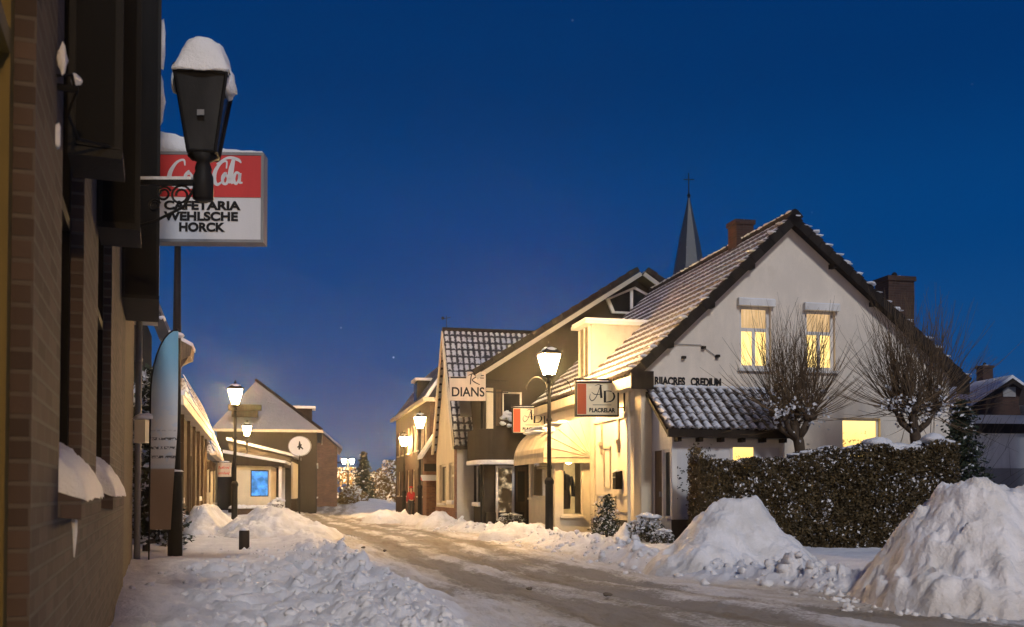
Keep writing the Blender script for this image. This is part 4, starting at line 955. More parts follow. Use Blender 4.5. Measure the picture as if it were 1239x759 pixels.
# ---------------------------------------------------------------- brick house beyond
h1 = HF(520, 50, R(13.06)); E1 = h1.z(482, 0, 0)+.0; L1 = h1.ty(479); W1 = 4.2; Z1t = E1+2.7
b1 = thing('tall_brick_house', 'tall dark brick house with steep roof and dormer beyond the steep tiled roof', 'house', h1.loc, h1.th)
holes = [(k, k+.9, z_, z_+1.5) for k in (1.2, 3.6, 6.0, 8.4, 10.8, 13.2) for z_ in (.9, 3.4) if k+1 < L1]
mb = MB(); wall(mb, FS, [(0, -.6), (L1, -.6), (L1, E1), (0, E1)], holes, .1); wall(mb, FG, [(0, -.6), (W1, -.6), (W1, E1), (0, E1)]); mb.build('wall', 'brick_dark', b1)
for h_ in holes: window(b1, FS, *h_, 'offwhite', 'lit_dim' if h_[2] < 1 and h_[0] < 3 else 'dark_glass', 2, (), .07, .07, 'pale')
q = 1.7; mb = MB(); mb.add([(-.25, -.25, E1-.05), (W1, -.25, E1-.05), (W1, L1+.2, E1-.05), (-.25, L1+.2, E1-.05), (q, 1.3, Z1t), (W1, 1.3, Z1t), (W1, L1-1.2, Z1t), (q, L1-1.2, Z1t)], [(0, 1, 5, 4), (3, 0, 4, 7), (2, 3, 7, 6), (4, 5, 6, 7)]); mb.build('roof', 'tile_dark', b1)
mb = MB(); mb.box(-.38, -.2, -.38, L1+.2, E1-.18, E1+.02); mb.box(-.2, W1, -.38, -.2, E1-.18, E1+.02); mb.build('gutter', 'pale', b1)
mb = MB(); y0 = h1.ty(506, .2); mb.box(.15, 1.7, y0, y0+1.6, E1+.1, E1+1.55); dm = mb.build('dormer', 'fascia', b1)
mb = MB(); mb.box(.0, 1.75, y0-.12, y0+1.72, E1+1.552, E1+1.70); mb.build('dormer_roof', 'white', dm)
mb = MB(); mb.box(.12, .149, y0+.15, y0+1.45, E1+.35, E1+1.45); mb.build('pane', 'dark_glass', dm)
mb = MB(); mb.tube([(-.25, -.3, E1), (q, 1.25, Z1t+.03)], .09, 6); mb.build('hip_tiles', 'snow_fine', b1)
# single-storey brick shop with red awning
hb = HF(516, 39.8, R(13.06)); bs = thing('brick_shop', 'low red brick shop with a small red awning and a wall poster', 'shop', hb.loc, hb.th)
mb = MB(); wall(mb, FG, [(0, -.4), (2.6, -.4), (2.6, 2.75), (1.0, 4.3), (0, 2.75)]); wall(mb, FS, [(0, -.4), (1, -.4), (1, 2.75), (0, 2.75)]); mb.build('wall', 'brick_red', bs)
mb = MB(); mb.prism([(-.2, -.2, 2.6), (1.0, -.2, 4.4), (1.0, -.2, 4.25), (-.2, -.2, 2.45)], (0, 1.4, 0)); mb.build('roof', 'snow_fine', bs)
mb = MB(); mb.prism([FG(-.1, .01, 1.95), FG(.95, .01, 1.95), FG(.95, .01, 2.25), FG(-.1, .01, 2.25)], (0, -.08, 0)); mb.build('name_board', 'fascia', bs)
mb = MB(); mb.prism([(-.25, -.12, 1.75), (-.25, -.62, 1.55), (-.25, -.12, 1.6)], (1.4, 0, 0)); mb.build('awning', 'red', bs)
mb = MB(); mb.prism([(-.25, -.12, 1.76), (-.25, -.62, 1.56), (-.25, -.12, 1.80)], (1.4, 0, 0)); mb.build('snow_cap', 'snow_fine', bs)
mb = MB(); mb.fbox(FG, .45, .95, .005, .03, .35, 1.35); mb.build('poster', 'grey', bs)
mb = MB(); mb.fbox(FG, .56, .84, .031, .036, .55, .95); mb.fbox(FG, .60, .80, .031, .036, 1.0, 1.2); mb.build('poster_print', 'signwhite', bs)
# low white link with snow between the brick houses
# ---------------------------------------------------------------- church spire far behind
D = 120.0; ch = thing('church_spire', 'slender dark church spire with a cross rising behind the roofs', 'church', (wx(835, D), D, 0))
zb, zt = wz(338, D), wz(240, D); r0 = 2.15
mb = MB(); mb.box(-1.75, 1.75, -1.75, 1.75, -.3, zb-2.0); mb.build('tower', 'brick_dark', ch)
mb = MB(); mb.lathe([(2.6, zb-2.2), (2.35, zb-1.9), (r0, zb), (1.22, zb+(zt-zb)*.5), (.12, zt)], n=8, rot=R(22.5)); mb.build('spire', 'slate', ch)
mb = MB(); mb.lathe([(.06, zt-.1), (.24, zt+.35), (.05, zt+.7)], n=8); z_ = zt+.6; mb.tube([(0, 0, z_), (0, 0, z_+2.5)], .07, 6); mb.tube([(-.65, 0, z_+1.7), (.65, 0, z_+1.7)], .06, 6)
mb.build('cross', 'iron', ch)
# ---------------------------------------------------------------- neighbour at the far right
hn = HF(1166, 40, R(8)); nb = thing('brick_bungalow', 'dark brick gabled house with snowy roof and white flat garage at far right', 'house', (hn.x0, hn.d0, 0), hn.th)
wN = hn.tx(1262)-0; ax = hn.tx(1222); ze, zap = hn.z(497, 0, 0), hn.z(458, ax, 0)
mb = MB(); wall(mb, FG, [(0, -.3), (ax*2, -.3), (ax*2, ze), (ax, zap), (0, ze)]); mb.build('wall', 'brick_dark', nb)
for sg in (-1, 1):
    a = Vector((ax, -.25, zap+.12)); b = Vector((-.3 if sg < 0 else ax*2+.3, -.25, ze-.05)); mb = MB(); mb.prism([a, b, b-Vector((0, 0, .12)), a-Vector((0, 0, .14))], (0, 9, 0)); rf_ = mb.build('roof', 'snow_fine', nb)
    mb = MB(); mb.prism([a-Vector((0, .03, .142)), b-Vector((0, .03, .122)), b-Vector((0, .03, .30)), a-Vector((0, .03, .36))], (0, .05, 0)); mb.build('barge_board', 'fascia', nb)
mb = MB(); mb.fbox(FG, ax-.28, ax+.28, .01, .04, zap-.75, zap-.35); mb.build('gable_vent', 'grey', nb)
chimney(nb, hn.tx(1193, 5), 5, ze, hn.z(441, 0, 5), .5, .5, 'brick_dark')
gx0, gx1 = hn.tx(1170, -3), hn.tx(1275, -3); zg = hn.z(514, 2, -3)
mb = MB(); mb.box(gx0, gx1, -3, -.02, -.3, zg-.35); g_ = mb.build('garage', 'white', nb)
mb = MB(); mb.box(gx0-.1, gx1+.1, -3.2, -.02, zg-.35, zg); mb.build('garage_fascia', 'fascia', g_)
mb = MB(); mb.box(gx0-.12, gx1+.1, -3.22, -.02, zg+.002, zg+.32); mb.build('snow_cap', 'snow_fine', g_)
mb = MB(); mb.fbox(frame((gx0, -3), (1, 0), (0, -1)), .5, 3.2, .003, .03, 0, 2.0)
for k in range(6): mb.fbox(frame((gx0, -3), (1, 0), (0, -1)), .52, 3.18, .031, .04, .08+k*.32, .34+k*.32)
mb.build('garage_door', 'grey', g_)
hr = HF(1234, 33, R(-28)); nr = thing('neighbour_house', 'dark steep roof cut off by the right picture edge', 'house', (hr.x0, hr.d0, 0), hr.th)
zA = hr.z(488, 0, 0); mb = MB(); wall(mb, FG, [(.5, -.3), (5, -.3), (5, zA+6), (2.2, zA+6.2), (.5, zA)]); mb.build('wall', 'brick_dark', nr)
mb = MB(); mb.prism([(0, -.3, zA-.1), (0, -.3, zA+.12), (2.2, -.3, zA+6.6), (2.4, -.3, zA+6.4), (.2, -.3, zA-.1)], (0, 6, 0)); mb.build('roof', 'tile_dark', nr)
# ================================================================== LEFT: near brick building
# frame: a = depth along the wall (metres of world depth), b = outwards from the street face
WO = .352
KW = math.hypot(1, WALLT)
def NF(a, b, z):          # a is the world depth of the wall line, b the outward offset
    nx, ny = 1/KW, -WALLT/KW
    return Vector((WALLT*a-WO, a, 0)) + Vector((nx, ny, 0))*(b/KW) + Vector((0, 0, z))
def FL(a, b, z): return NF(a, b, z)
bd = thing('brick_cafeteria', 'near dark brick shop wall with snow laden sloping brick sills on the left', 'building', (0, 0, 0))
AE = 10.6; ZT = 6.7; zs_ = 1.115
wins = [(1.2, 2.77, -.2, 3.6), (3.56, 4.62, zs_, 6.0), (5.72, 7.40, zs_, 6.0)]
mb = MB(); wall(mb, FL, [(-1.5, -.4), (AE, -.4), (AE, ZT), (-1.5, ZT)], wins, .11)
p = [FL(AE, 0, -.4), FL(AE, -4, -.4), FL(AE, -4, ZT), FL(AE, 0, ZT)]; mb.quad(*p)
mb.build('wall', 'brick_near', bd)
def near_window(a0, a1, z0, z1, fm):
    mb = MB(); f = .07
    for q in ((a0, a0+f, z0, z1), (a1-f, a1, z0, z1), (a0+f, a1-f, z0, z0+f), (a0+f, a1-f, z1-f, z1), (a0+f, a1-f, 2.3, 2.36)): mb.fbox(FL, q[0]+.001, q[1]-.001, -.11, -.06, q[2], q[3])
    o_ = mb.build('window', fm, bd); p = MB(); p.quad(FL(a0, -.09, z0), FL(a1, -.09, z0), FL(a1, -.09, z1), FL(a0, -.09, z1)); p.build('pane', 'dark_glass', o_); return o_
near_window(*wins[0], 'yellow'); near_window(*wins[1], 'black'); near_window(*wins[2], 'black')
for i, (a0, a1, p_) in enumerate(((3.54, 4.80, .082), (5.70, 7.60, .10))):
    mb = MB()
    nb_ = int((a1-a0)/.065)
    for k in range(nb_):
        u0 = a0+(a1-a0)*k/nb_; u1 = a0+(a1-a0)*(k+.9)/nb_
        mb.hexa([FL(u0, -.10, zs_-.09), FL(u1, -.10, zs_-.09), FL(u1, p_, zs_-.115), FL(u0, p_, zs_-.115), FL(u0, -.10, zs_+.02), FL(u1, -.10, zs_+.02), FL(u1, p_, zs_-.04), FL(u0, p_, zs_-.04)])
    sl_ = mb.build('sill', 'brick_near', bd)
    # snow wedge lying on the sill against the pane
    ns, nc = 34, 16; V = []; Fc = []
    for k in range(ns+1):
        a = a0+.004+(a1-a0-.008)*k/ns; e = .5+.5*min(1, k/6, (ns-k)/6)**.5
        top = (.13 if i == 0 else .16)*e
        for j in range(nc+1):
            t_ = j/nc; b_ = -.10+(p_+.115)*t_; w_ = .012*math.sin(k*1.3+j)*math.sin(t_*3.1)
            V.append(FL(a, b_, zs_+.02-.06*t_+top*(1-t_**2.0)*.98+.06*math.sqrt(max(0, 1-t_**6))+w_))
    for k in range(ns):
        for j in range(nc): Fc.append((k*(nc+1)+j, (k+1)*(nc+1)+j, (k+1)*(nc+1)+j+1, k*(nc+1)+j+1))
    base = len(V)
    for k in (0, ns):
        lo = [FL(a0+.004 if k == 0 else a1-.004, -.10+(p_+.115)*j/nc, zs_+.021-.06*j/nc) for j in range(nc+1)]; b0 = len(V); V += lo
        for j in range(nc): Fc.append((k*(nc+1)+j, k*(nc+1)+j+1, b0+j+1, b0+j))
    mb = MB(); mb.add(V, Fc); mb.rough(.014, 9, i); mb.build('snow_cap', 'snow_fine', sl_, True)
    if i == 0:
        mb = MB(); c_ = FL(a0+.05, p_-.03, 0); mb.tube([(c_.x, c_.y, zs_-.06), (c_.x+.004, c_.y, zs_-.16), (c_.x+.002, c_.y, zs_-.25)], [.013, .009, .002], 6); mb.build('icicle', 'snow_fine', sl_)
# tall black boxes on the wall
def wall_box(label, a0, a1, p_, z0, z1, snow=None):
    t = thing('sign_cabinet', label, 'wall cabinet', FL(a0, 0, z0)); T = t.location
    L = lambda a, b, z: FL(a, b, z)-T
    mb = MB(); mb.fbox(L, a0, a1, .002, p_, z0, z1); mb.build('cabinet', 'black', t)
    mb = MB()
    for z_ in (z0, ): mb.fbox(L, a0-.02, a1+.02, .004, p_+.012, z_-.035, z_-.001)
    mb.fbox(L, a0-.012, a0-.001, p_-.02, p_+.010, z0, z1); mb.fbox(L, a0-.012, a0-.001, .004, .03, z0, z1); mb.build('frame', 'iron', t)
    if snow:
        for k, (q, z_) in enumerate(snow): mb = MB(); mb.blob(L(q, p_+.004, z_), (.05, .06, .22), k, 6, .3); mb.build('snow_clump', 'snow_fine', t, True)
    return t
wall_box('nearest black wall cabinet with snow specks and a hanging cable', 3.72, 3.96, .197, 2.41, 5.2)
wall_box('middle black wall cabinet in front of the lantern bracket', 5.52, 5.9, .232, 2.62, 6.2)
wall_box('farthest black wall cabinet ending beside the red and white sign', 9.35, 10.58, .345, 2.98, 6.3, [(9.6, 5.55), (10.3, 5.25)])
# snow specks on the piers and the cable holder
t = thing('cable_bracket', 'small iron cable bracket with a clump of snow on the brick pier', 'bracket', FL(3.3, 0, 2.45)); T = t.location; L = lambda a, b, z: FL(a, b, z)-T
mb = MB(); mb.tube([L(3.3, -.01, 2.50), L(3.32, .05, 2.52), L(3.36, .06, 2.47), L(3.42, .03, 2.42), L(3.60, .05, 2.40), L(3.705, .16, 2.42)], .006, 5); mb.tube([L(3.34, -.01, 2.48), L(3.34, .07, 2.48)], .012, 6); mb.tube([L(3.705, .03, 2.42), L(3.705, .2, 2.415)], .005, 5); mb.build('cable', 'iron', t)
mb = MB(); mb.blob(L(3.3, .02, 2.56), (.016, .02, .045), 1, 6, .3); mb.build('snow_clump', 'snow_fine', t, True)
mb = MB(); mb.blob(L(3.36, .06, 2.52), (.016, .02, .018), 2, 6, .3); mb.build('snow_clump', 'snow_fine', t, True)
mb = MB(); mb.blob(L(3.31, .005, 2.30), (.010, .012, .045), 3, 6, .3); mb.build('snow_clump', 'snow_fine', t, True)
# the unlit bracket lantern
dl = 7.0; lx = wx(243, dl)
t = thing('bracket_lantern', 'unlit black wall lantern under a tall dome of snow on a scrolled bracket', 'lantern', (lx, dl, 0))
zb = wz(188, dl)
M['lamp_off'] = m_paint('smoked_glass', (.05, .052, .055), .3, .12)
def big_lantern(par, z, r0, r1, h):
    q = math.pi/4+R(9); k = math.sqrt(2); qs = [q+i*math.pi/2 for i in range(4)]
    C0 = [(r0*k*math.cos(a), r0*k*math.sin(a), z) for a in qs]; C1 = [(r1*k*math.cos(a), r1*k*math.sin(a), z+h) for a in qs]
    mb = MB()
    for a, b in zip(C0, C1): mb.tube([a, b], .013, 4)
    for i in range(4): mb.tube([C0[i], C0[(i+1) % 4]], .014, 4); mb.tube([C1[i], C1[(i+1) % 4]], .016, 4)
    mb.build('lantern_frame', 'iron', par)
    gm = MB(); gm.lathe([(r0*k*.96, z+.003), (r1*k*.96, z+h-.003)], n=4, rot=q); gm.build('lantern_glass', 'lamp_off', par)
    rf = MB(); rf.lathe([(r1*k*1.03, z+h-.03), (r1*k*1.05, z+h+.015), (r1*k*.7, z+h+.10), (.05, z+h+.17)], n=4, rot=q); rf.build('lantern_roof', 'iron', par)
    s_ = MB(); n = 22; prof = []
    for i in range(26):
        a = i/25*math.pi/2; rr = max(.002, (r1*1.13)*math.cos(a)**.85); prof.append((rr, z+h-.025+ .30*math.sin(a)**1.1))
    s_.lathe(prof, (0, 0, 0), 40)
    for j, p_ in enumerate(s_.v):
        x_, y_, zz = p_; ang = math.atan2(y_, x_); sq = 1/max(abs(math.cos(ang-R(9))), abs(math.sin(ang-R(9)))); sq = 1+(sq-1)*.95*min(1, max(0, 1-(zz-z-h)/.22)); wv = 1+.025*math.sin(3*ang+zz*9)
        s_.v[j] = (x_*sq*wv, y_*sq*wv, zz)
    s_.blob((r1*1.0, -.02, z+h-.05), (.05, .10, .10), 3, 6, .2); s_.blob((-r1*1.08, -.03, z+h-.04), (.03, .06, .08), 5, 6, .2)
    s_.rough(.022, 9, 1.0); s_.build('snow_cap', 'snow_fine', par, True)
big_lantern(t, zb, .092, .178, wz(95, dl)-zb)
mb = MB(); z0 = wz(243, dl); mb.lathe([(.055, z0), (.073, z0+.012), (.070, z0+.17), (.055, zb-.12), (.06, zb-.10), (.045, zb-.05), (.11, zb-.012)], n=16); mb.build('socket', 'iron', t, True)
xw = FL(dl, 0, 0).x-lx+.004; za = wz(222, dl)
mb = MB(); mb.box(xw, -.04, -.018, .018, za-.014, za+.022); 
for k, (r_, cx_, cz_) in enumerate(((.075, -.16, -.085), (.055, -.28, -.075), (.045, -.345, -.16))):
    mb.tube([(cx_+r_*(1-.12*a/2)*math.cos(a), 0, za+cz_+r_*(1-.12*a/2)*math.sin(a)) for a in np.linspace(.4, 9.5, 26)], .0085, 5)
mb.tube([(-.05, 0, za-.01), (-.14, 0, za-.17), (-.34, 0, za-.27), (xw+.015, 0, za-.36)], .011, 6); mb.box(xw, xw+.02, -.03, .03, za-.40, za+.06); mb.build('bracket', 'iron', t)
mb = MB(); mb.box(xw+.01, -.08, -.016, .016, za+.023, za+.045); mb.build('snow_strip', 'snow_fine', t)
mb = MB(); q6 = R(6); mb.box(-.0, .05, -.155, -.15, zb+.23, zb+.27); mb.build('maker_plate', 'zinc', t)
# red and white shop sign
ds = 11.4; s0, s1, z0, z1 = wx(166, ds), wx(315.5, ds), wz(292.5, ds), wz(189, ds); wS = s1-s0; hS = z1-z0; zm = wz(240.5, ds)-z0
t = thing('light_box_sign', 'red and white projecting shop sign with three lines of black capitals and snow on top', 'shop sign', (s0, ds, z0), R(2))
fr = frame((0, -.09), (1, 0), (0, -1))
mb = MB(); mb.box(0, wS, -.088, .088, 0, hS); mb.build('light_box', 'signwhite', t)
mb = MB(); e = .022
for q in ((-e, wS+e, -e, .01), (-e, wS+e, hS-.01, hS+e), (-e, .01, .01, hS-.01), (wS-.01, wS+e, .01, hS-.01)): mb.fbox(fr, q[0], q[1], -.20, .012, q[2], q[3])
mb.build('frame', 'zinc', t)
mb = MB(); mb.fbox(fr, .012, wS-.012, .0, .006, zm, hS-.012); mb.build('red_panel', 'red', t)
tc = wx(243.5, ds)-s0
for i, (wd, y_, a0, a1) in enumerate((('CAFETARIA', 255.5, 198, 290), ('WEHLSCHE', 268.5, 199, 288), ('HORCK', 281.5, 216, 271))):
    text(t, wd, fr, wx(a0, ds)-s0, wz(y_, ds)-z0, .135, 'ink', .004, 0, 'lettering', 'LEFT', (a1-a0)/F*ds, 1, .006)
# white script lettering on the red field
zc = zm+(hS-zm)*.30; xs0 = wx(203, ds)-s0; ku = (wx(286, ds)-wx(203, ds)); kh = .30
def SC(P): return [(xs0+p[0]*ku, zc+p[1]*kh, *(p[2:3])) for p in P]
P = [[(.24, .72, .5), (.22, .92, .8), (.12, .82, 1.0), (.03, .45, 1.6), (.02, .12, 1.7), (.08, -.04, 1.2), (.16, .05, .7), (.22, .2, .5)],
     [(.22, .2, .6), (.30, .48, 1.0), (.25, .32, 1.3), (.25, .08, 1.2), (.31, .02, 1), (.35, .22, 1.1), (.31, .42, .8), (.29, .36, .5)],
     [(.46, .42, 1.0), (.42, .46, .9), (.38, .22, 1.4), (.41, .02, 1.1), (.48, .12, .6)],
     [(.56, .42, 1), (.51, .45, .9), (.47, .2, 1.3), (.51, .02, 1), (.56, .18, .8), (.575, .42, 1.2), (.56, .08, 1.1), (.60, .04, .7)],
     [(.84, .62, .5), (.84, .88, .7), (.76, .82, 1), (.68, .5, 1.5), (.665, .15, 1.6), (.71, -.02, 1.1), (.78, .1, .6)],
     [(.78, .1, .6), (.83, .42, 1.0), (.79, .3, 1.2), (.79, .06, 1.1), (.84, .02, 1), (.865, .22, 1), (.83, .4, .7)],
     [(.89, .05, 1), (.885, .45, 1.2), (.93, .92, .9), (.955, .98, .6), (.93, .6, 1.1), (.91, .2, 1.3), (.93, .03, .9)],
     [(1.02, .42, 1), (.98, .45, .9), (.945, .2, 1.3), (.98, .02, 1), (1.02, .18, .8), (1.035, .42, 1.2), (1.03, .1, 1.1), (1.07, .06, .6)],
     [(.03, -.06, .4), (.2, -.16, .9), (.4, -.10, 1.3), (.6, -.02, .8)], [(.7, .78, .5), (.86, 1.02, 1.0), (1.0, .96, 1.2), (1.05, .84, .5)], [(.59, .24, 1.2), (.65, .27, 1.2)]]
strokes(t, fr, [SC(p) for p in P], .030, 'signwhite', .008, 'script_lettering')
mb = MB(); n = 24; prof = [(0, hS+e+.001)]+[(wS*k/n, hS+e+.02+.235*math.exp(-((k/n-.12)/.42)**2)+.006*math.sin(k*2.1)) for k in range(n+1)]+[(wS, hS+e+.001)]
for s0_, s1_, q_ in ((-.10, -.05, .8), (-.05, .05, 1.0), (.05, .10, .8)): mb.prism([(x_, s0_, hS+e+(z_-hS-e)*q_) for x_, z_ in prof], (0, s1_-s0_-.001, 0))
mb.build('snow_cap', 'snow_fine', t, True)
mb = MB(); mb.tube([(0, 0, .25), (-.30, .05, .25)], .025, 6); mb.tube([(0, 0, hS-.2), (-.30, .05, hS-.2)], .025, 6); mb.build('bracket', 'iron', t)
# low building behind it, with pale eaves and down pipe
def NB(a, b, z): return NF(a, b, z)
lb = thing('eaves_building', 'low grey building behind the brick wall with pale snowy eaves and zinc down pipe', 'building', (0, 0, 0))
mb = MB(); mb.fbox(NB, 11.2, 16.9, -4, -.06, -.3, 4.0); mb.build('wall', 'wood', lb)
mb = MB(); mb.fbox(NB, 11.0, 17.0, -.058, .34, 3.98, 4.22); mb.build('eaves', 'offwhite', lb)
mb = MB(); mb.fbox(NB, 11.0, 17.0, -2, .36, 4.222, 4.34); mb.build('snow_cap', 'snow_fine', lb)
mb = MB(); c_ = NB(16.6, .03, 0); mb.tube([(c_.x, c_.y, 3.97), (c_.x, c_.y, -.2)], .055, 10)
for z_ in (.9, 2.1, 3.3): mb.lathe([(.066, z_), (.066, z_+.05)], (c_.x, c_.y, 0), 10)
mb.build('downpipe', 'zinc', lb, True)
mb = MB(); q = NB(14.6, .10, 1.95); mb.box(q.x-.06, q.x+.1, q.y-.08, q.y+.08, q.z-.12, q.z+.22); b_ = mb.build('wall_lamp', 'offwhite', lb); mb = MB(); mb.blob((q.x+.04, q.y, q.z+.24), (.13, .13, .09), 3, 6, .2, True); mb.build('snow_cap', 'snow_fine', b_, True)
# dark lamp column and flag
dp = 17.2; px_ = wx(212.5, dp)
t = thing('dark_post', 'tall dark tapered street post with a collar behind the blade flag', 'post', (px_, dp, 0))
mb = MB(); mb.lathe([(.125, -.3), (.12, 1.36), (.128, 1.38), (.128, 1.44)], n=14); mb.build('base', 'iron', t, True)
mb = MB(); mb.lathe([(.088, 1.44), (.072, 3.8), (.052, 5.75)], n=12); mb.build('pole', 'iron', t, True)
mb = MB(); mb.blob((.0, -.02, 1.46), (.13, .13, .045), 2, 6, .1, True); mb.blob((.02, -.03, 3.83), (.10, .10, .06), 2, 6, .2); mb.build('snow_cap', 'snow_fine', t, True)
df = 16.3; fx = wx(181, df); flag = thing('blade_flag', 'curved blade flag in blue and brown print on a thin dark mast', 'flag', (fx, df, 0))
za, zb_ = wz(664, df), wz(400, df); wid = wx(214, df)-fx
mb = MB(); arc = [(0, 0, -.25)]+[(0, 0, z_) for z_ in np.linspace(.3, zb_-1.1, 6)]+[(wid*(1-math.cos(a)), 0, zb_-1.1+1.12*math.sin(a)) for a in np.linspace(.15, math.pi/2, 9)]
mb.tube(arc, .014, 6); mb.build('mast', 'iron', flag)
zl = wz(641, df); V = []; Fc = []; nr = 40
for i in range(nr+1):
    z_ = zl+(zb_-.01-zl)*i/nr; x0 = .015
    if z_ > zb_-1.1: x0 = wid*(1-math.sqrt(max(0, 1-((z_-zb_+1.1)/1.12)**2)))+.015
    x1 = wid*(.80+.20*min(1, max(0, (z_-zl)/1.6)))
    if z_ > zb_-.3: x1 = wid
    for j in range(9):
        t_ = j/8; V.append((x0+(x1-x0)*t_, .02*math.sin(t_*3.0+z_*1.6)*t_, z_))
for i in range(nr):
    for j in range(8): Fc.append((i*9+j, i*9+j+1, (i+1)*9+j+1, (i+1)*9+j))
mb = MB(); mb.add(V, Fc)
g = N('flag_print'); tc_ = g.n('TexCoord').outputs['Object']; sp = g.n('SeparateXYZ', {'Vector': tc_}); z_ = sp.outputs[2]; x_ = sp.outputs[0]
ns = g.noise(5.5, 5, tc_, .6); col = g.mix(g.ramp(z_, zl+1.9, zb_-.3), (.55, .60, .66), (.22, .48, .66))
fig = g.math('MULTIPLY', g.ramp(g.math('ADD', ns, g.math('MULTIPLY', z_, -.12)), .16, .24), g.math('MULTIPLY', g.ramp(z_, zl+1.0, zl+1.15), g.ramp(z_, zl+2.3, zl+1.7)))
col = g.mix(g.math('MULTIPLY', fig, .85), col, (.66, .64, .62))
ln = g.ramp(g.math('SINE', g.math('MULTIPLY', z_, 42.0)), .3, .9); lnm = g.math('MULTIPLY', g.math('MULTIPLY', ln, g.ramp(g.noise(26, 2, tc_), .44, .52)), g.math('MULTIPLY', g.ramp(z_, zl+1.05, zl+1.1), g.ramp(z_, zl+1.65, zl+1.6)))
col = g.mix(lnm, col, (.08, .08, .09)); col = g.mix(g.ramp(z_, zl+1.02, zl+.98), col, (.34, .25, .18))
M['flag'] = g.fin(col, .7); mb.build('cloth', 'flag', flag, True, recalc=False)
# bollard
db = 20.2; t = thing('bollard', 'short dark round bollard standing in the snow bank', 'bollard', (wx(296, db), db, .02))
mb = MB(); mb.lathe([(.105, -.25), (.105, .29), (.095, .31)], n=16); mb.build('body', 'fascia', t, True); mb = MB(); mb.blob((0, 0, .31), (.10, .10, .05), 2, 6, .1, True); mb.build('snow_cap', 'snow_fine', t, True)

# ================================================================== LEFT ROW
# long wooden porch house
hD = HF(206, 21.6, R(14.5)); LD = 15.0; ED = 3.12
D_ = thing('porch_house', 'long low timber fronted house with lit snowy eaves on the left', 'house', hD.loc, hD.th)
mb = MB(); wall(mb, FSL, [(0, -.3), (LD, -.3), (LD, ED), (0, ED)], [(2.0, 3.2, .9, 2.3), (6.4, 7.4, .05, 2.15), (10, 11.6, .9, 2.2)], .1); mb.box(-4, -.001, 0, .1, -.3, ED); mb.box(-4, -.001, LD-.1, LD, -.3, ED); mb.build('wall', 'wood', D_)
window(D_, FSL, 2.0, 3.2, .9, 2.3, 'pale', 'lit_dim', 2, (), .07, .07, 'white', snow=True); window(D_, FSL, 10, 11.6, .9, 2.2, 'pale', 'dark_glass', 2, (), .07, .07, 'white', snow=True)
mb = MB(); mb.fbox(FSL, 6.42, 7.38, -.09, -.04, .05, 2.13); mb.build('door', 'darkwood', D_)
mb = MB(); mb.prism([(.28, -.25, ED-.12), (.28, -.25, ED+.08), (-1.2, -.25, ED+.12), (-1.2, -.25, ED-.06)], (0, LD+.4, 0)); mb.build('roof', 'offwhite', D_)
mb = MB(); mb.prism([(.30, -.27, ED+.083), (.32, -.27, ED+.19), (-1.2, -.27, ED+.27), (-1.2, -.27, ED+.125)], (0, LD+.44, 0)); mb.build('snow_cap', 'snow_fine', D_)
mb = MB()
for k in range(7): mb = MB(); mb.fbox(FSL, .3+k*2.35, .42+k*2.35, .02, .10, -.2, ED-.1); mb.build('post', 'darkwood', D_)
# taller steep-roofed house behind it
hC = HF(207, 25.6, R(14.5)); C_ = thing('tall_gable_house', 'tall steep roofed house whose dark snow spotted roof rises behind the blade flag', 'house', hC.loc, hC.th)
EC = wz(408, 25.6); mb = MB(); wall(mb, FG, [(-4, -.3), (-.5, -.3), (-.5, EC), (-2.2, EC+4.2), (-4, EC)]); wall(mb, FSL, [(0, -.3), (3.2, -.3), (3.2, EC), (0, EC)]); mb.build('wall', 'greywall', C_)
mb = MB(); mb.prism([(.0, -.3, EC-.1), (-1.9, -.3, EC+4.6), (-2.1, -.3, EC+4.6), (-.3, -.3, EC-.1)], (0, 4, 0)); mb.build('roof', 'tile_dark', C_)
mb = MB(); rd = random.Random(6)
for k in range(22):
    q = rd.random(); mb.blob((-.05-1.9*q, -.30+rd.uniform(-.02, .3), EC+4.7*q), (.07, .08, .06), k, 5, .3)
mb.build('snow_patches', 'snow_fine', C_, True)
mb = MB(); mb.prism([(-.05, -.35, EC+.02), (.50, -.35, EC-.28), (.47, -.35, EC-.52), (.36, -.35, EC-.56), (-.05, -.35, EC-.80)], (0, 1.2, 0)); mb.build('eaves', 'wood', C_)
mb = MB(); mb.prism([(.02, -.3, EC-.6), (.42, -.3, EC-.55), (.02, -.3, EC-1.15)], (0, .1, 0)); mb.build('eaves_bracket', 'darkwood', C_)
mb = MB(); mb.prism([(-.06, -.37, EC+.025), (.52, -.37, EC-.275), (.53, -.37, EC-.19), (-.06, -.37, EC+.12)], (0, 1.25, 0)); mb.build('snow_cap', 'snow_fine', C_)
# cream house with big snowy roof
hE = HF(248, 39.5, R(14.5)); LE = 13.5; EE = hE.z(541, 0, 0)
E_ = thing('cream_house', 'cream house with steep snow covered roof, dark shutters and a small hanging sign', 'house', hE.loc, hE.th)
hl = [(1.0, 1.7, .55, 2.2), (4.2, 5.1, .0, 2.2), (8.0, 10.5, .6, 2.2)]
mb = MB(); wall(mb, FSL, [(0, -.3), (LE, -.3), (LE, EE), (0, EE)], hl, .1); wall(mb, FG, [(-4.2, -.3), (0, -.3), (0, EE), (-.95, EE+2.7), (-4.2, EE+2.7)]); mb.build('wall', 'cream', E_)
window(E_, FSL, *hl[0], 'fascia', 'dark_glass', 1, (), .07, .07); window(E_, FSL, *hl[2], 'fascia', 'lit_dim', 3, (), .07, .07, 'white')
mb = MB(); mb.fbox(FSL, 4.22, 5.08, -.09, -.04, 0, 2.2); mb.build('door', 'darkwood', E_)
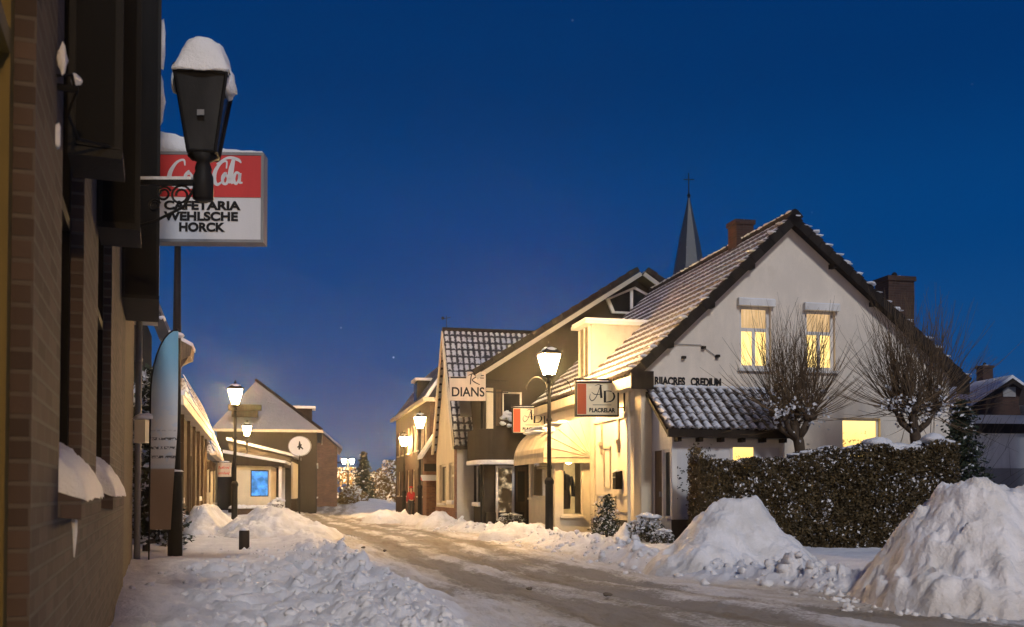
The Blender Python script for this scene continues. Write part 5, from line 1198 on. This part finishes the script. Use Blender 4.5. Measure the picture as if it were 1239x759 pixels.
for a in (.5, 3.6):
    mb = MB(); mb.fbox(FSL, a-.12, a+.12, .005, .06, 1.1, 2.1); mb.blob(FSL(a, .1, 2.2), (.14, .14, .2), 3, 6, .3); mb.build('shutter', 'darkwood', E_)
S_ = math.hypot(1.25, 3.0); tile_roof('roof', E_, (.35, -.3, EE-.18), (0, 1, 0), Vector((-1.1, 0, 2.75)).normalized(), LE+.5, S_, 'tile_snowy', .3, .34, .04, .03)
mb = MB(); mb.prism([(.36, -.34, EE-.26), (-.80, -.34, EE+2.68), (-1.05, -.34, EE+2.68), (.10, -.34, EE-.26)], (0, .12, 0)); mb.build('verge', 'tile_pan', E_)
mb = MB(); mb.box(.20, .42, -.3, LE+.2, EE-.32, EE-.18); mb.build('gutter', 'offwhite', E_)
t = thing('hanging_sign', 'small pinkish cream board hanging by the door of the cream house', 'shop sign', (*hE.W(.25, 6.5), 0), hE.th*.3)
fr = frame((0, -.04), (1, 0), (0, -1)); z0, z1 = wz(577, 45.8), wz(560, 45.8); mb = MB(); mb.box(0, .62, -.038, .038, z0, z1); mb.build('board', 'pale_sign', t)
scribble(t, fr, .05, z0+.38, .5, .12, 5, 'red', .004, .02); scribble(t, fr, .05, z0+.13, .5, .12, 6, 'red', .004, .02)
mb = MB(); mb.tube([(-.3, 0, z1+.04), (.64, 0, z1+.04)], .02, 5); mb.build('bracket', 'iron', t); mb = MB(); mb.blob((.3, 0, z1+.03), (.28, .05, .05), 1, 6, .1, True); mb.build('snow_cap', 'snow_fine', t, True)
# cafe with flat roof and blue screen
hF_ = HF(290, 50, R(9)); K_ = thing('flat_roofed_cafe', 'flat roofed cafe front with a glowing blue screen window and white corner post', 'cafe', hF_.loc, hF_.th)
wF = hF_.tx(341); tvx = (hF_.tx(303), hF_.tx(325)); zt = hF_.z(562, 1, 0)
mb = MB(); wall(mb, FG, [(-.3, -.2), (wF-.55, -.2), (wF-.55, zt), (-.3, zt)], [(tvx[0], tvx[1], hF_.z(601, .8, 0), hF_.z(569, .8, 0))], .1); mb.box(-.3, wF-.55, .02, 4, -.2, .001); mb.box(wF-.6, wF-.55, .01, 4, -.2, zt); mb.build('wall', 'cream', K_)
wn = window(K_, FG, tvx[0], tvx[1], hF_.z(601, .8, 0), hF_.z(569, .8, 0), 'fascia', 'tv', 1, (), .07, .05)
mb = MB(); mb.prism([(-.8, -.3, zt+.55), (wF+.15, -.3, zt+.05), (wF+.15, -.3, zt-.12), (-.8, -.3, zt-.05)], (0, 4.6, 0)); mb.build('roof', 'fascia', K_)
mb = MB(); mb.prism([(-.8, -.34, zt+.56), (wF+.2, -.34, zt+.06), (wF+.2, -.34, zt+.18), (-.8, -.34, zt+.72)], (0, 4.7, 0)); mb.build('snow_cap', 'snow_fine', K_)
for y_ in (-.1, 2.2): mb = MB(); mb.box(wF-.15, wF, y_, y_+.15, -.2, zt-.1); mb.build('post', 'white', K_)
mb = MB(); mb.box(-.2, wF-.3, -1.5, -1.35, -.2, .32); mb.build('terrace_wall', 'darkwood', K_); mb = MB()
for k in range(8): mb.blob((-.1+k*(wF-.4)/7, -1.42, .32), (.26, .2, .16), k, 6, .2, True)
mb.build('snow_cap', 'snow_fine', K_, True)
snow_shrub('snowy_bush', 'little bush buried in snow before the flat roofed cafe', wx(333, 46), 46, .45, .62, 'shrub', 500, .8)
snow_shrub('snowy_bush', 'low rounded bush with snow beside the white post of the cafe', wx(343, 50), 49, .4, .75, 'shrub', 300, .8)
# big barn-like house
hB = HF(383, 60, R(11)); WB = hB.tx(262)*-1; EB = hB.z(521, 0, 0); LB = 15
B_ = thing('hipped_house', 'large grey hall with a huge hipped snow roof and brick street front', 'house', hB.loc, hB.th)
holes = [(k, k+1.0, z_, z_+1.3) for k in (1.0, 3.6, 6.2, 8.8, 11.4) for z_ in (.8, 2.9)]
mb = MB(); wall(mb, FSL, [(0, -.4), (LB, -.4), (LB, EB), (0, EB)], holes, .1); mb.build('street_wall', 'brick_dark', B_)
mb = MB(); wall(mb, FG, [(-WB, -.4), (0, -.4), (0, EB), (-WB, EB)]); mb.box(-WB, -WB+.2, .02, LB, -.4, EB); mb.build('wall', 'greywall', B_)
for h_ in holes: window(B_, FSL, *h_, 'white', 'dark_glass', 2, (), .07, .09, 'white')
ap = hB.tx(309, 3.6); za = hB.z(461, ap, 3.6); o_ = .3; mb = MB()
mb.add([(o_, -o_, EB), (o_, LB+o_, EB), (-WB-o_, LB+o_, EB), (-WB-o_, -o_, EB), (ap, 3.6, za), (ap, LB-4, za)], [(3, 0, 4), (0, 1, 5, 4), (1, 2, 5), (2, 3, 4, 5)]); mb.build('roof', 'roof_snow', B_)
mb = MB(); mb.box(-WB-o_, o_+.05, -o_-.08, -o_, EB-.14, EB+.02); mb.box(o_, o_+.08, -o_, LB+o_, EB-.14, EB+.02); mb.build('gutter', 'pale', B_)
mb = MB(); mb.tube([(o_, -o_, EB+.03), (ap, 3.6, za+.05)], .10, 6); mb.tube([(ap, 3.6, za+.05), (ap, LB-4, za+.05)], .1, 6); mb.build('ridge_tiles', 'fascia', B_)
yc_ = hB.ty(389, -.9); chimney(B_, -.9, yc_, EB+.2, hB.z(493, -.9, yc_), .42, .42, 'brick_dark', False)
mb = MB(); mb.box(-1.6, -.3, 2.2, 3.6, EB+.3, EB+1.5); dm = mb.build('dormer', 'fascia', B_); mb = MB(); mb.box(-1.7, -.1, 2.0, 3.8, EB+1.502, EB+1.65); mb.build('snow_cap', 'snow_fine', dm)
mb = MB(); q0, q1 = hB.tx(276), hB.tx(316); mb.box(q0, q1, -.5, -.02, hB.z(497, q0, 0), hB.z(490, q0, 0)); mb.box(q0+.2, q1-.2, -.4, -.02, hB.z(505, q0, 0), hB.z(497, q0, 0)-.01); mb.build('roof_parapet', 'fascia', B_)
# annex with pale panels
hA = HF(352, 54, R(9)); LA = hA.ty(381); An = thing('pale_panel_annex', 'lean-to annex with pale panels on a dark base beside the oval sign', 'annex', hA.loc, hA.th)
za, zb_ = hA.z(553, 0, 0), hA.z(533, -2.9, 0)
mb = MB(); wall(mb, FG, [(-3.3, -.3), (0, -.3), (0, za), (-3.3, zb_)]); wall(mb, FSL, [(0, -.3), (LA, -.3), (LA, za), (0, za)]); mb.build('wall', 'greywall', An)
mb = MB(); mb.fbox(FSL, .15, LA-.1, .003, .05, .75, za-.25); mb.build('panel', 'pale', An); mb = MB()
for k in range(6): mb.fbox(FSL, .15+k*(LA-.3)/5, .2+k*(LA-.3)/5, .051, .08, .75, za-.25)
mb.build('batten', 'pale', An)
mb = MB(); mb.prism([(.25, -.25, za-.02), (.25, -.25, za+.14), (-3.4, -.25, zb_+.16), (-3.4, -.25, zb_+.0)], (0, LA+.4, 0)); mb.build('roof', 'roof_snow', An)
# oval sign on a pole
dO = 51.5; t = thing('oval_sign', 'white oval board with a dark clock-like emblem on a tall thin post', 'sign', (wx(362.5, dO), dO, 0)); zc = wz(540, dO)
mb = MB(); mb.lathe([(.05, -.3), (.045, zc-.45)], n=8); mb.build('post', 'iron', t)
mb = MB(); n = 28; el = [(.60*math.cos(2*math.pi*k/n), .04, zc+.53*math.sin(2*math.pi*k/n)) for k in range(n)]; mb.prism(el, (0, -.08, 0)); mb.build('board', 'signwhite', t)
fr = frame((0, -.045), (1, 0), (0, -1)); mb = MB()
for k in range(n):
    a, b = el[k], el[(k+1) % n]; mb.prism([a, b, (b[0]*.94, b[1], zc+(b[2]-zc)*.94), (a[0]*.94, a[1], zc+(a[2]-zc)*.94)], (0, -.10, 0))
mb.build('rim', 'zinc', t)
strokes(t, fr, [[(-.02, zc-.18, 1.5), (.0, zc+.02, 2.5), (.0, zc+.25, 1)], [(0, zc+.02, 2), (.12, zc-.10, 1.5), (.18, zc-.16, 1)], [(-.12, zc-.06, 1), (0, zc+.0, 2), (.1, zc+.08, 1.2)]], .05, 'ink', .004, 'emblem')
# far brick house
hG = HF(408, 79, R(11)); G_ = thing('far_brick_house', 'far brick house with a pale upper wall lit at the end of the left row', 'house', hG.loc, hG.th); LG_ = 12; EG = hG.z(541, 0, 0)
holes = [(k, k+1.1, z_, z_+1.6) for k in (1.5, 4.5, 7.5) for z_ in (.6, 2.9) if z_+1.6 < EG]
mb = MB(); wall(mb, FSL, [(0, -.4), (LG_, -.4), (LG_, EG), (0, EG)], holes, .1); wall(mb, FG, [(-6, -.4), (0, -.4), (0, EG), (-3, EG+2.6), (-6, EG)]); mb.build('wall', 'brick_red', G_)
for h_ in holes: window(G_, FSL, *h_, 'offwhite', 'lit_dim' if h_[0] == 7.5 else 'dark_glass', 1, (), .07, .09)
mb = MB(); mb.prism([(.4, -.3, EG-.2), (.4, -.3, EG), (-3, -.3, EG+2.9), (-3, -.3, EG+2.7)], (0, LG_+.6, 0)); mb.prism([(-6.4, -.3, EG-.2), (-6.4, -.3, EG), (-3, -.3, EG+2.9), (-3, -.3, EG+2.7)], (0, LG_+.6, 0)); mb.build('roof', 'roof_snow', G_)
mb = MB(); mb.box(.05, .9, LG_-1.5, LG_-1.4, EG-1.0, EG-.9); mb.build('bracket', 'iron', G_)

# ================================================================== vegetation
def hedge():
    x0, x1 = wx(842, 20.3), wx(1154, 20.3); y0, y1 = 20.0, 21.15
    t = thing('clipped_hedge', 'long clipped brown green hedge with snow specks before the white gable', 'hedge', (0, 0, 0))
    zt = lambda x: 1.70+.46*(x-x0)/(x1-x0)+.06*np.sin(x*2.1)+.045*np.sin(x*5.3)+.03*np.sin(x*11.7+1)
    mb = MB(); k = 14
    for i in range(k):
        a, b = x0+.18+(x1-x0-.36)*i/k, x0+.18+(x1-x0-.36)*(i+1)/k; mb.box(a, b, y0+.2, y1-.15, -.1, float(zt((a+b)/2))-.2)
    mb.build('dark_core', 'hedge_core', t)  # dark filler boxes added inside the hedge to block gaps between leaves
    n = 64000; P = []; S = []
    f = rng.random(n); x = rng.uniform(x0, x1, n); 
    # front, top, ends, back
    front = f < .58; top = (f >= .58) & (f < .80); end = (f >= .80) & (f < .9)
    y = rng.uniform(y0, y1, n); z = rng.uniform(-.02, 1, n)*zt(x)
    bulge = .10*fbm(x*1.5, z*1.5, 3, 4)+.06*fbm(x*5, z*5, 4, 2)
    d = rng.exponential(.055, n)
    y = np.where(front, y0+d+bulge, y); z = np.where(top, zt(x)-d*.8+.06*fbm(x*3, y*3, 6, 3), z)
    x = np.where(end, np.where(rng.random(n) < .6, x0+d-bulge, x1-d), x); y = np.where(f >= .9, y1-d, y)
    P = np.stack([x, y, z], 1)
    sn = np.where(top, .30, .020)+np.where(front, .10*sstep(.40, .7, vnoise(x*3, z*3, 5))*sstep(.3, .6, x-x0), 0)
    leaves('foliage', P, .043, 'hedge', t, 0, np.clip(sn, 0, 1))
    mb = MB(); rd = random.Random(2)
    for k in range(46):
        q = rd.random()**.6; a = x0+(x1-x0)*(q); mb.blob((a, rd.uniform(y0+.1, y1-.2), float(zt(a))-.02), (.10+.12*q, .10, .03+.05*q*q), k, 6, .3)
    for k in range(9):
        a = x1-1.6+rd.random()*1.4; mb.blob((a, y0+.2+rd.random()*.5, float(zt(a))+.03), (.24, .2, .11), k+60, 6, .25)
    mb.build('snow_patches', 'snow_fine', t, True)
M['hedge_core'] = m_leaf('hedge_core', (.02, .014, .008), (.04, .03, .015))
hedge()
def willow(label, px, d, zk, seed, ntw, hgt, lean=-.15, spread=1.0):
    t = thing('pollard_willow', label, 'willow tree', (wx(px, d), d, 0))
    rd = random.Random(seed)
    mb = MB(); mb.tube([(0, 0, -.2), (.02, 0, .6), (-.03, 0, zk*.6), (lean*.5, .02, zk*.85), (lean, 0, zk)], [.14, .11, .10, .12, .09], 9)
    heads = [(lean, 0, zk)]
    for k in range(5):
        a = k*1.3+rd.random(); r_ = .30*spread+.16*rd.random(); h_ = (lean+r_*math.cos(a), .25*math.sin(a), zk+.12+.2*rd.random())
        mb.tube([(lean*.7, 0, zk-.35), (lean+r_*.6*math.cos(a), .12*math.sin(a), zk-.12), h_], [.07, .06, .045], 7); heads.append(h_)
    for k, h_ in enumerate(heads): mb.blob(h_, (.11, .10, .10), k+seed, 7, .4)
    mb.build('trunk', 'bark', t, True)
    mb = MB()
    for k in range(ntw):
        h_ = rd.choice(heads); az = rd.uniform(0, 6.283); tilt = abs(rd.gauss(0, .60))*spread
        if rd.random() < .12: tilt = rd.uniform(.9, 1.45)
        L_ = hgt*rd.uniform(.5, 1.05)*(1-.22*min(1.4, tilt)); dx, dy, dz = math.sin(tilt)*math.cos(az), math.sin(tilt)*math.sin(az)*.55, math.cos(tilt)
        p = Vector(h_)+Vector((dx, dy, dz))*.1; pts = [p.copy()]; v = Vector((dx, dy, dz)); n_ = 6
        for i in range(n_):
            v = (v+Vector((rd.gauss(0, .085), rd.gauss(0, .085), .06 if tilt > .3 else .01))).normalized(); p = p+v*(L_/n_); pts.append(p.copy())
        r0 = rd.uniform(.007, .013); mb.tube(pts, [r0*(1-.78*i/n_) for i in range(n_+1)], 3, False)
        if rd.random() < .55:
            i = rd.randint(2, 4); q = pts[i]; v2 = (v+Vector((rd.gauss(0, .4), rd.gauss(0, .3), .1))).normalized(); mb.tube([q, q+v2*L_*.18, q+v2*L_*.33+Vector((0, 0, .05))], [.006, .005, .003], 3, False)
    mb.build('branches', 'twig', t, False, recalc=False)
    hs = np.array([heads[rd.randrange(len(heads))] for _ in range(900)]); P = hs+np.stack([rng.normal(0, .17, 900), rng.normal(-.05, .11, 900), rng.normal(.10, .17, 900)], 1)
    cl = vnoise(P[:, 0]*7+seed, P[:, 2]*7, seed); P = P[cl > .52]
    o_ = leaves('snow_patches', P, .075, 'snow_fine', t, 0, None, 0, 1.2); o_['kind'] = 'stuff'
willow('pollard willow with bare upright shoots left, before the lit ground floor window', 973, 21.75, wz(514, 21.75), 4, 330, 2.6, -.2, 1.3)
willow('larger pollard willow with wide bare shoots at the right corner of the white gable', 1112, 21.9, wz(506, 21.9), 9, 430, 2.75, -.12, 1.55)
def conifer(name, label, x, d, h, r, n, snow, seed=0, mat='conifer', z0=0.0, leaf=.09):
    t = thing(name, label, 'conifer', (x, d, z0)); mb = MB(); mb.tube([(0, 0, -.2), (0, 0, h*.5), (0, 0, h*.97)], [r*.10, r*.06, .01], 7); mb.build('trunk', 'bark', t)
    rs = np.random.default_rng(seed); nb = 70; P = []; SN = []
    for k in range(nb):
        q = (k+.5)/nb; zz = h*(.06+.9*q); L_ = r*(1-q)**.8*rs.uniform(.75, 1.12)+.04; az = k*2.399+rs.uniform(-.3, .3); m = int(n/nb*(1.5-q))
        u = rs.random(m)**.7; P.append(np.stack([L_*u*math.cos(az)+rs.normal(0, .05+.07*r*u, m), L_*u*math.sin(az)+rs.normal(0, .05+.07*r*u, m), zz-.28*L_*u**1.5+rs.normal(0, .035, m)+.05], 1)); SN.append(np.where(rs.random(m) < .8, snow*u, 0))
    leaves('foliage', np.concatenate(P), leaf, mat, t, 0, np.clip(np.concatenate(SN), 0, .95), .25)
    return t
conifer('conifer', 'snow laden dark conifer behind the blade flag', wx(178, 18.9), 18.9, 3.55, .75, 7000, .75, 2)
conifer('conifer', 'dark pointed conifer at the right corner of the white house', wx(1164, 23.2), 23.2, 3.35, .85, 8000, .14, 5, leaf=.07)
conifer('conifer', 'dark far conifer at the end of the street', wx(440, 88), 88, 4.8, 1.3, 2500, .1, 7, leaf=.2)
conifer('potted_fir', 'small potted fir with snow by the plinth of the gabled house', wx(734, 23.9), 23.9, .95, .34, 1800, .5, 9, leaf=.05, z0=.05)
snow_shrub('snowy_shrub', 'round garden shrub covered with snow beside the porch plinth', wx(783, 21.6), 21.6, .42, .58, 'shrub', 1500, .55, True, .05)
snow_shrub('snowy_shrub', 'smaller low shrub with snow in front of the round one', wx(800, 21.2), 21.0, .25, .30, 'shrub', 600, .45, True, .04)
for i, (px, d, r_, h_, lb_) in enumerate(((414, 96, 2.2, 3.6, 'snowy lit tree beneath the double headed lamp'), (427, 84, 1.2, 1.8, 'low snow covered bush in front of the far double headed lamp'), (457, 98, 1.8, 3.3, 'rounded lit tree right of the far dark conifer'), (476, 90, 2.0, 4.2, 'lit snowy tree beside the brick house at the end of the right row'))):
    t = snow_shrub('snowy_tree', lb_, wx(px, d), d, r_, h_, 'lit_leaf', 1500, .22, False, .22, 'tree')
# thin dark shrubs by the garage
def twig_shrub(label, x, d, h, n, seed):
    t = thing('bare_shrub', label, 'shrub', (x, d, 0)); rd = random.Random(seed); mb = MB()
    for k in range(n):
        a = rd.uniform(0, 6.28); tl = abs(rd.gauss(0, .5)); L_ = h*rd.uniform(.5, 1.1); p = Vector((rd.gauss(0, .25), rd.gauss(0, .2), 0)); v = Vector((math.sin(tl)*math.cos(a), math.sin(tl)*math.sin(a), math.cos(tl))); pts = [p]
        for i in range(4): v = (v+Vector((rd.gauss(0, .15), rd.gauss(0, .15), 0))).normalized(); pts.append(pts[-1]+v*L_/4)
        mb.tube(pts, [.012, .009, .007, .005, .003], 3, False)
        for j in range(3):
            q = pts[rd.randint(1, 3)]; w_ = (v+Vector((rd.gauss(0, .6), rd.gauss(0, .6), rd.gauss(.1, .3)))).normalized(); mb.tube([q, q+w_*L_*.3], [.005, .002], 3, False)
    mb.build('branches', 'bark', t, recalc=False)
    return t
twig_shrub('bare grey shrub between the tallest heap and the garage', wx(1190, 24), 24, 1.25, 150, 3)
twig_shrub('bare shrub right at the picture edge above the tallest heap', wx(1228, 23), 23, 1.1, 150, 4)
twig_shrub('bare tree top showing above the right eave of the gabled house', wx(1150, 28), 28, 4.6, 60, 6)

# ================================================================== person in red
def person():
    d = 55.5; x = wx(497.5, d); t = thing('person', 'person in a red jacket and dark trousers standing by the far right lamp', 'person', (x, d, gz(x, d)), R(200))
    H_ = 1.6
    def skin(name, V, E, Rr, mat, par, root=0):
        me = bpy.data.meshes.new(name); me.from_pydata(V, E, []); o = bpy.data.objects.new(name, me); COL.objects.link(o)
        m = o.modifiers.new('s', 'SKIN'); sv = me.skin_vertices[0].data
        for i, r_ in enumerate(Rr): sv[i].radius = (r_, r_ if name != 'jacket' else r_*.8)
        sv[root].use_root = True; s = o.modifiers.new('d', 'SUBSURF'); s.levels = 2; s.render_levels = 2; bpy.context.view_layer.update()
        m2 = bpy.data.meshes.new_from_object(o.evaluated_get(bpy.context.evaluated_depsgraph_get())); bpy.data.objects.remove(o)
        m2.materials.clear(); m2.materials.append(M[mat]); m2.name = name; m2.polygons.foreach_set('use_smooth', [True]*len(m2.polygons)); o2 = bpy.data.objects.new(name, m2); COL.objects.link(o2)
        if par: o2.parent = par
        return o2
    V = [(0, 0, .86), (0, 0, 1.05), (0, .01, 1.28), (0, .01, 1.40), (0, -.01, 1.47), (0, -.015, 1.58), (-.09, 0, .80), (-.10, -.02, .45), (-.10, .04, .07), (-.10, -.10, .03), (.09, 0, .80), (.10, .03, .45), (.10, .10, .07), (.10, -.03, .03),
         (-.18, .01, 1.29), (-.23, .03, 1.04), (-.22, -.06, .82), (-.22, -.09, .74), (.18, .01, 1.29), (.23, .0, 1.04), (.22, -.08, .82), (.22, -.11, .74)]
    E = [(0, 1), (1, 2), (2, 3), (3, 4), (4, 5), (0, 6), (6, 7), (7, 8), (8, 9), (0, 10), (10, 11), (11, 12), (12, 13), (2, 14), (14, 15), (15, 16), (16, 17), (2, 18), (18, 19), (19, 20), (20, 21)]
    skin('body', V, E, [.11, .11, .12, .05, .065, .085, .08, .055, .04, .04, .08, .055, .04, .04, .05, .04, .033, .035, .05, .04, .033, .035], 'skin', t)
    skin('jacket', [V[i] for i in (0, 1, 2, 3, 14, 15, 16, 18, 19, 20)], [(0, 1), (1, 2), (2, 3), (2, 4), (4, 5), (5, 6), (2, 7), (7, 8), (8, 9)], [.16, .155, .165, .07, .075, .06, .052, .075, .06, .052], 'redcloth', t)
    skin('trousers', [V[i] for i in (0, 6, 7, 8, 9, 10, 11, 12, 13)], [(0, 1), (1, 2), (2, 3), (3, 4), (0, 5), (5, 6), (6, 7), (7, 8)], [.13, .10, .075, .062, .055, .10, .075, .062, .055], 'cloth', t)
    mb = MB(); mb.blob((0, -.005, 1.60), (.115, .12, .10), 3, 8, .03, True); mb.build('hat', 'redcloth', t, True)
    for s_ in (-1, 1): mb = MB(); mb.blob((s_*.035, -.10, 1.565), (.012, .008, .01), 2, 5, 0); mb.build('eye', 'ink', t)
person()
# ================================================================== debris on the road: frozen lumps
for i, (px, py) in enumerate(((640, 715), (466, 668), (585, 638), (440, 664), (735, 722))):
    d = 1.18*F/(py-HOR); mb = MB(); mb.blob((0, 0, .0), (.03+.006*i, .03, .02), i+3, 7, .4); o = mb.build('snow_lump', 'dirty', None, True); o.location = (wx(px, d), d, -.05)
    tag(o, ['frozen brown slush lump in the nearest road edge', 'frozen lump near the middle left of the road', 'brown frozen lump before the dark shop house', 'small dark lump in the left wheel rut', 'dirty lump in the right wheel rut near the camera'][i], 'snow lump', 'frozen lumps on the road')

# ================================================================== sky, added fill light
w = bpy.data.worlds.new('World'); scene.world = w; w.use_nodes = True; nt = w.node_tree; nt.nodes.clear()
out = nt.nodes.new('ShaderNodeOutputWorld'); bg = nt.nodes.new('ShaderNodeBackground'); nt.links.new(bg.outputs[0], out.inputs[0])
tc_ = nt.nodes.new('ShaderNodeTexCoord'); sp = nt.nodes.new('ShaderNodeSeparateXYZ'); nt.links.new(tc_.outputs['Generated'], sp.inputs[0])
rp = nt.nodes.new('ShaderNodeValToRGB'); nt.links.new(sp.outputs[2], rp.inputs[0]); cr = rp.color_ramp; cr.interpolation = 'EASE'
SKY = [(0.0, (.050, .092, .205)), (.05, (.024, .080, .220)), (.13, (.0055, .064, .220)), (.25, (.0008, .049, .20)), (.40, (.0004, .032, .145)), (.60, (.0004, .020, .10)), (1.0, (.0004, .016, .08))]
cr.elements[0].position = SKY[0][0]; cr.elements[0].color = (*SKY[0][1], 1); cr.elements[1].position = 1.0; cr.elements[1].color = (*SKY[-1][1], 1)
for p_, c_ in SKY[1:-1]: e = cr.elements.new(p_); e.color = (*c_, 1)
vo = nt.nodes.new('ShaderNodeTexVoronoi'); vo.inputs['Scale'].default_value = 26; nt.links.new(tc_.outputs['Generated'], vo.inputs['Vector'])
mr = nt.nodes.new('ShaderNodeMapRange'); mr.inputs['From Min'].default_value = .040; mr.inputs['From Max'].default_value = .012; nt.links.new(vo.outputs['Distance'], mr.inputs['Value'])
se = nt.nodes.new('ShaderNodeSeparateColor'); nt.links.new(vo.outputs['Color'], se.inputs[0])
pw = nt.nodes.new('ShaderNodeMath'); pw.operation = 'POWER'; nt.links.new(se.outputs[0], pw.inputs[0]); pw.inputs[1].default_value = 3
m1 = nt.nodes.new('ShaderNodeMath'); m1.operation = 'MULTIPLY'; nt.links.new(mr.outputs[0], m1.inputs[0]); nt.links.new(pw.outputs[0], m1.inputs[1])
ad = nt.nodes.new('ShaderNodeMix'); ad.data_type = 'RGBA'; ad.blend_type = 'ADD'; ad.inputs[7].default_value = (1.0, 1.05, 1.2, 1); nt.links.new(m1.outputs[0], ad.inputs[0]); nt.links.new(rp.outputs[0], ad.inputs[6])
nt.links.new(ad.outputs[2], bg.inputs[0]); bg.inputs[1].default_value = 1.0
su = bpy.data.lights.new('fill_sun', 'SUN'); su.energy = 1.45; su.angle = R(8); su.color = (.98, .96, .97); so = bpy.data.objects.new('fill_sun', su); COL.objects.link(so)  # unseen distant light added to brighten the snow and the gable
so.rotation_euler = Vector((-.24, .78, -.58)).to_track_quat('-Z', 'Y').to_euler()
scene.view_settings.view_transform = 'Standard'; scene.view_settings.look = 'None'; scene.view_settings.exposure = 0
scene.cycles.use_denoising = True; scene.cycles.sample_clamp_indirect = 4.0; scene.cycles.max_bounces = 6; scene.cycles.use_light_tree = True
scene.cycles.caustics_reflective = False; scene.cycles.caustics_refractive = False

# thin mist volume added to give the lamps a faint glow
M['mist'] = None
g = N('mist'); vs = g.n('VolumeScatter', {'Color': (1, 1, 1), 'Density': .0006, 'Anisotropy': .88}); g.t.links.new(vs.outputs[0], g.out.inputs[1]); M['mist'] = g.m
mb = MB(); mb.box(-60, 60, -25, 110, -.6, 10); o = mb.build('mist', 'mist', None, uv=None); o['kind'] = 'stuff'
scene.cycles.volume_bounces = 0
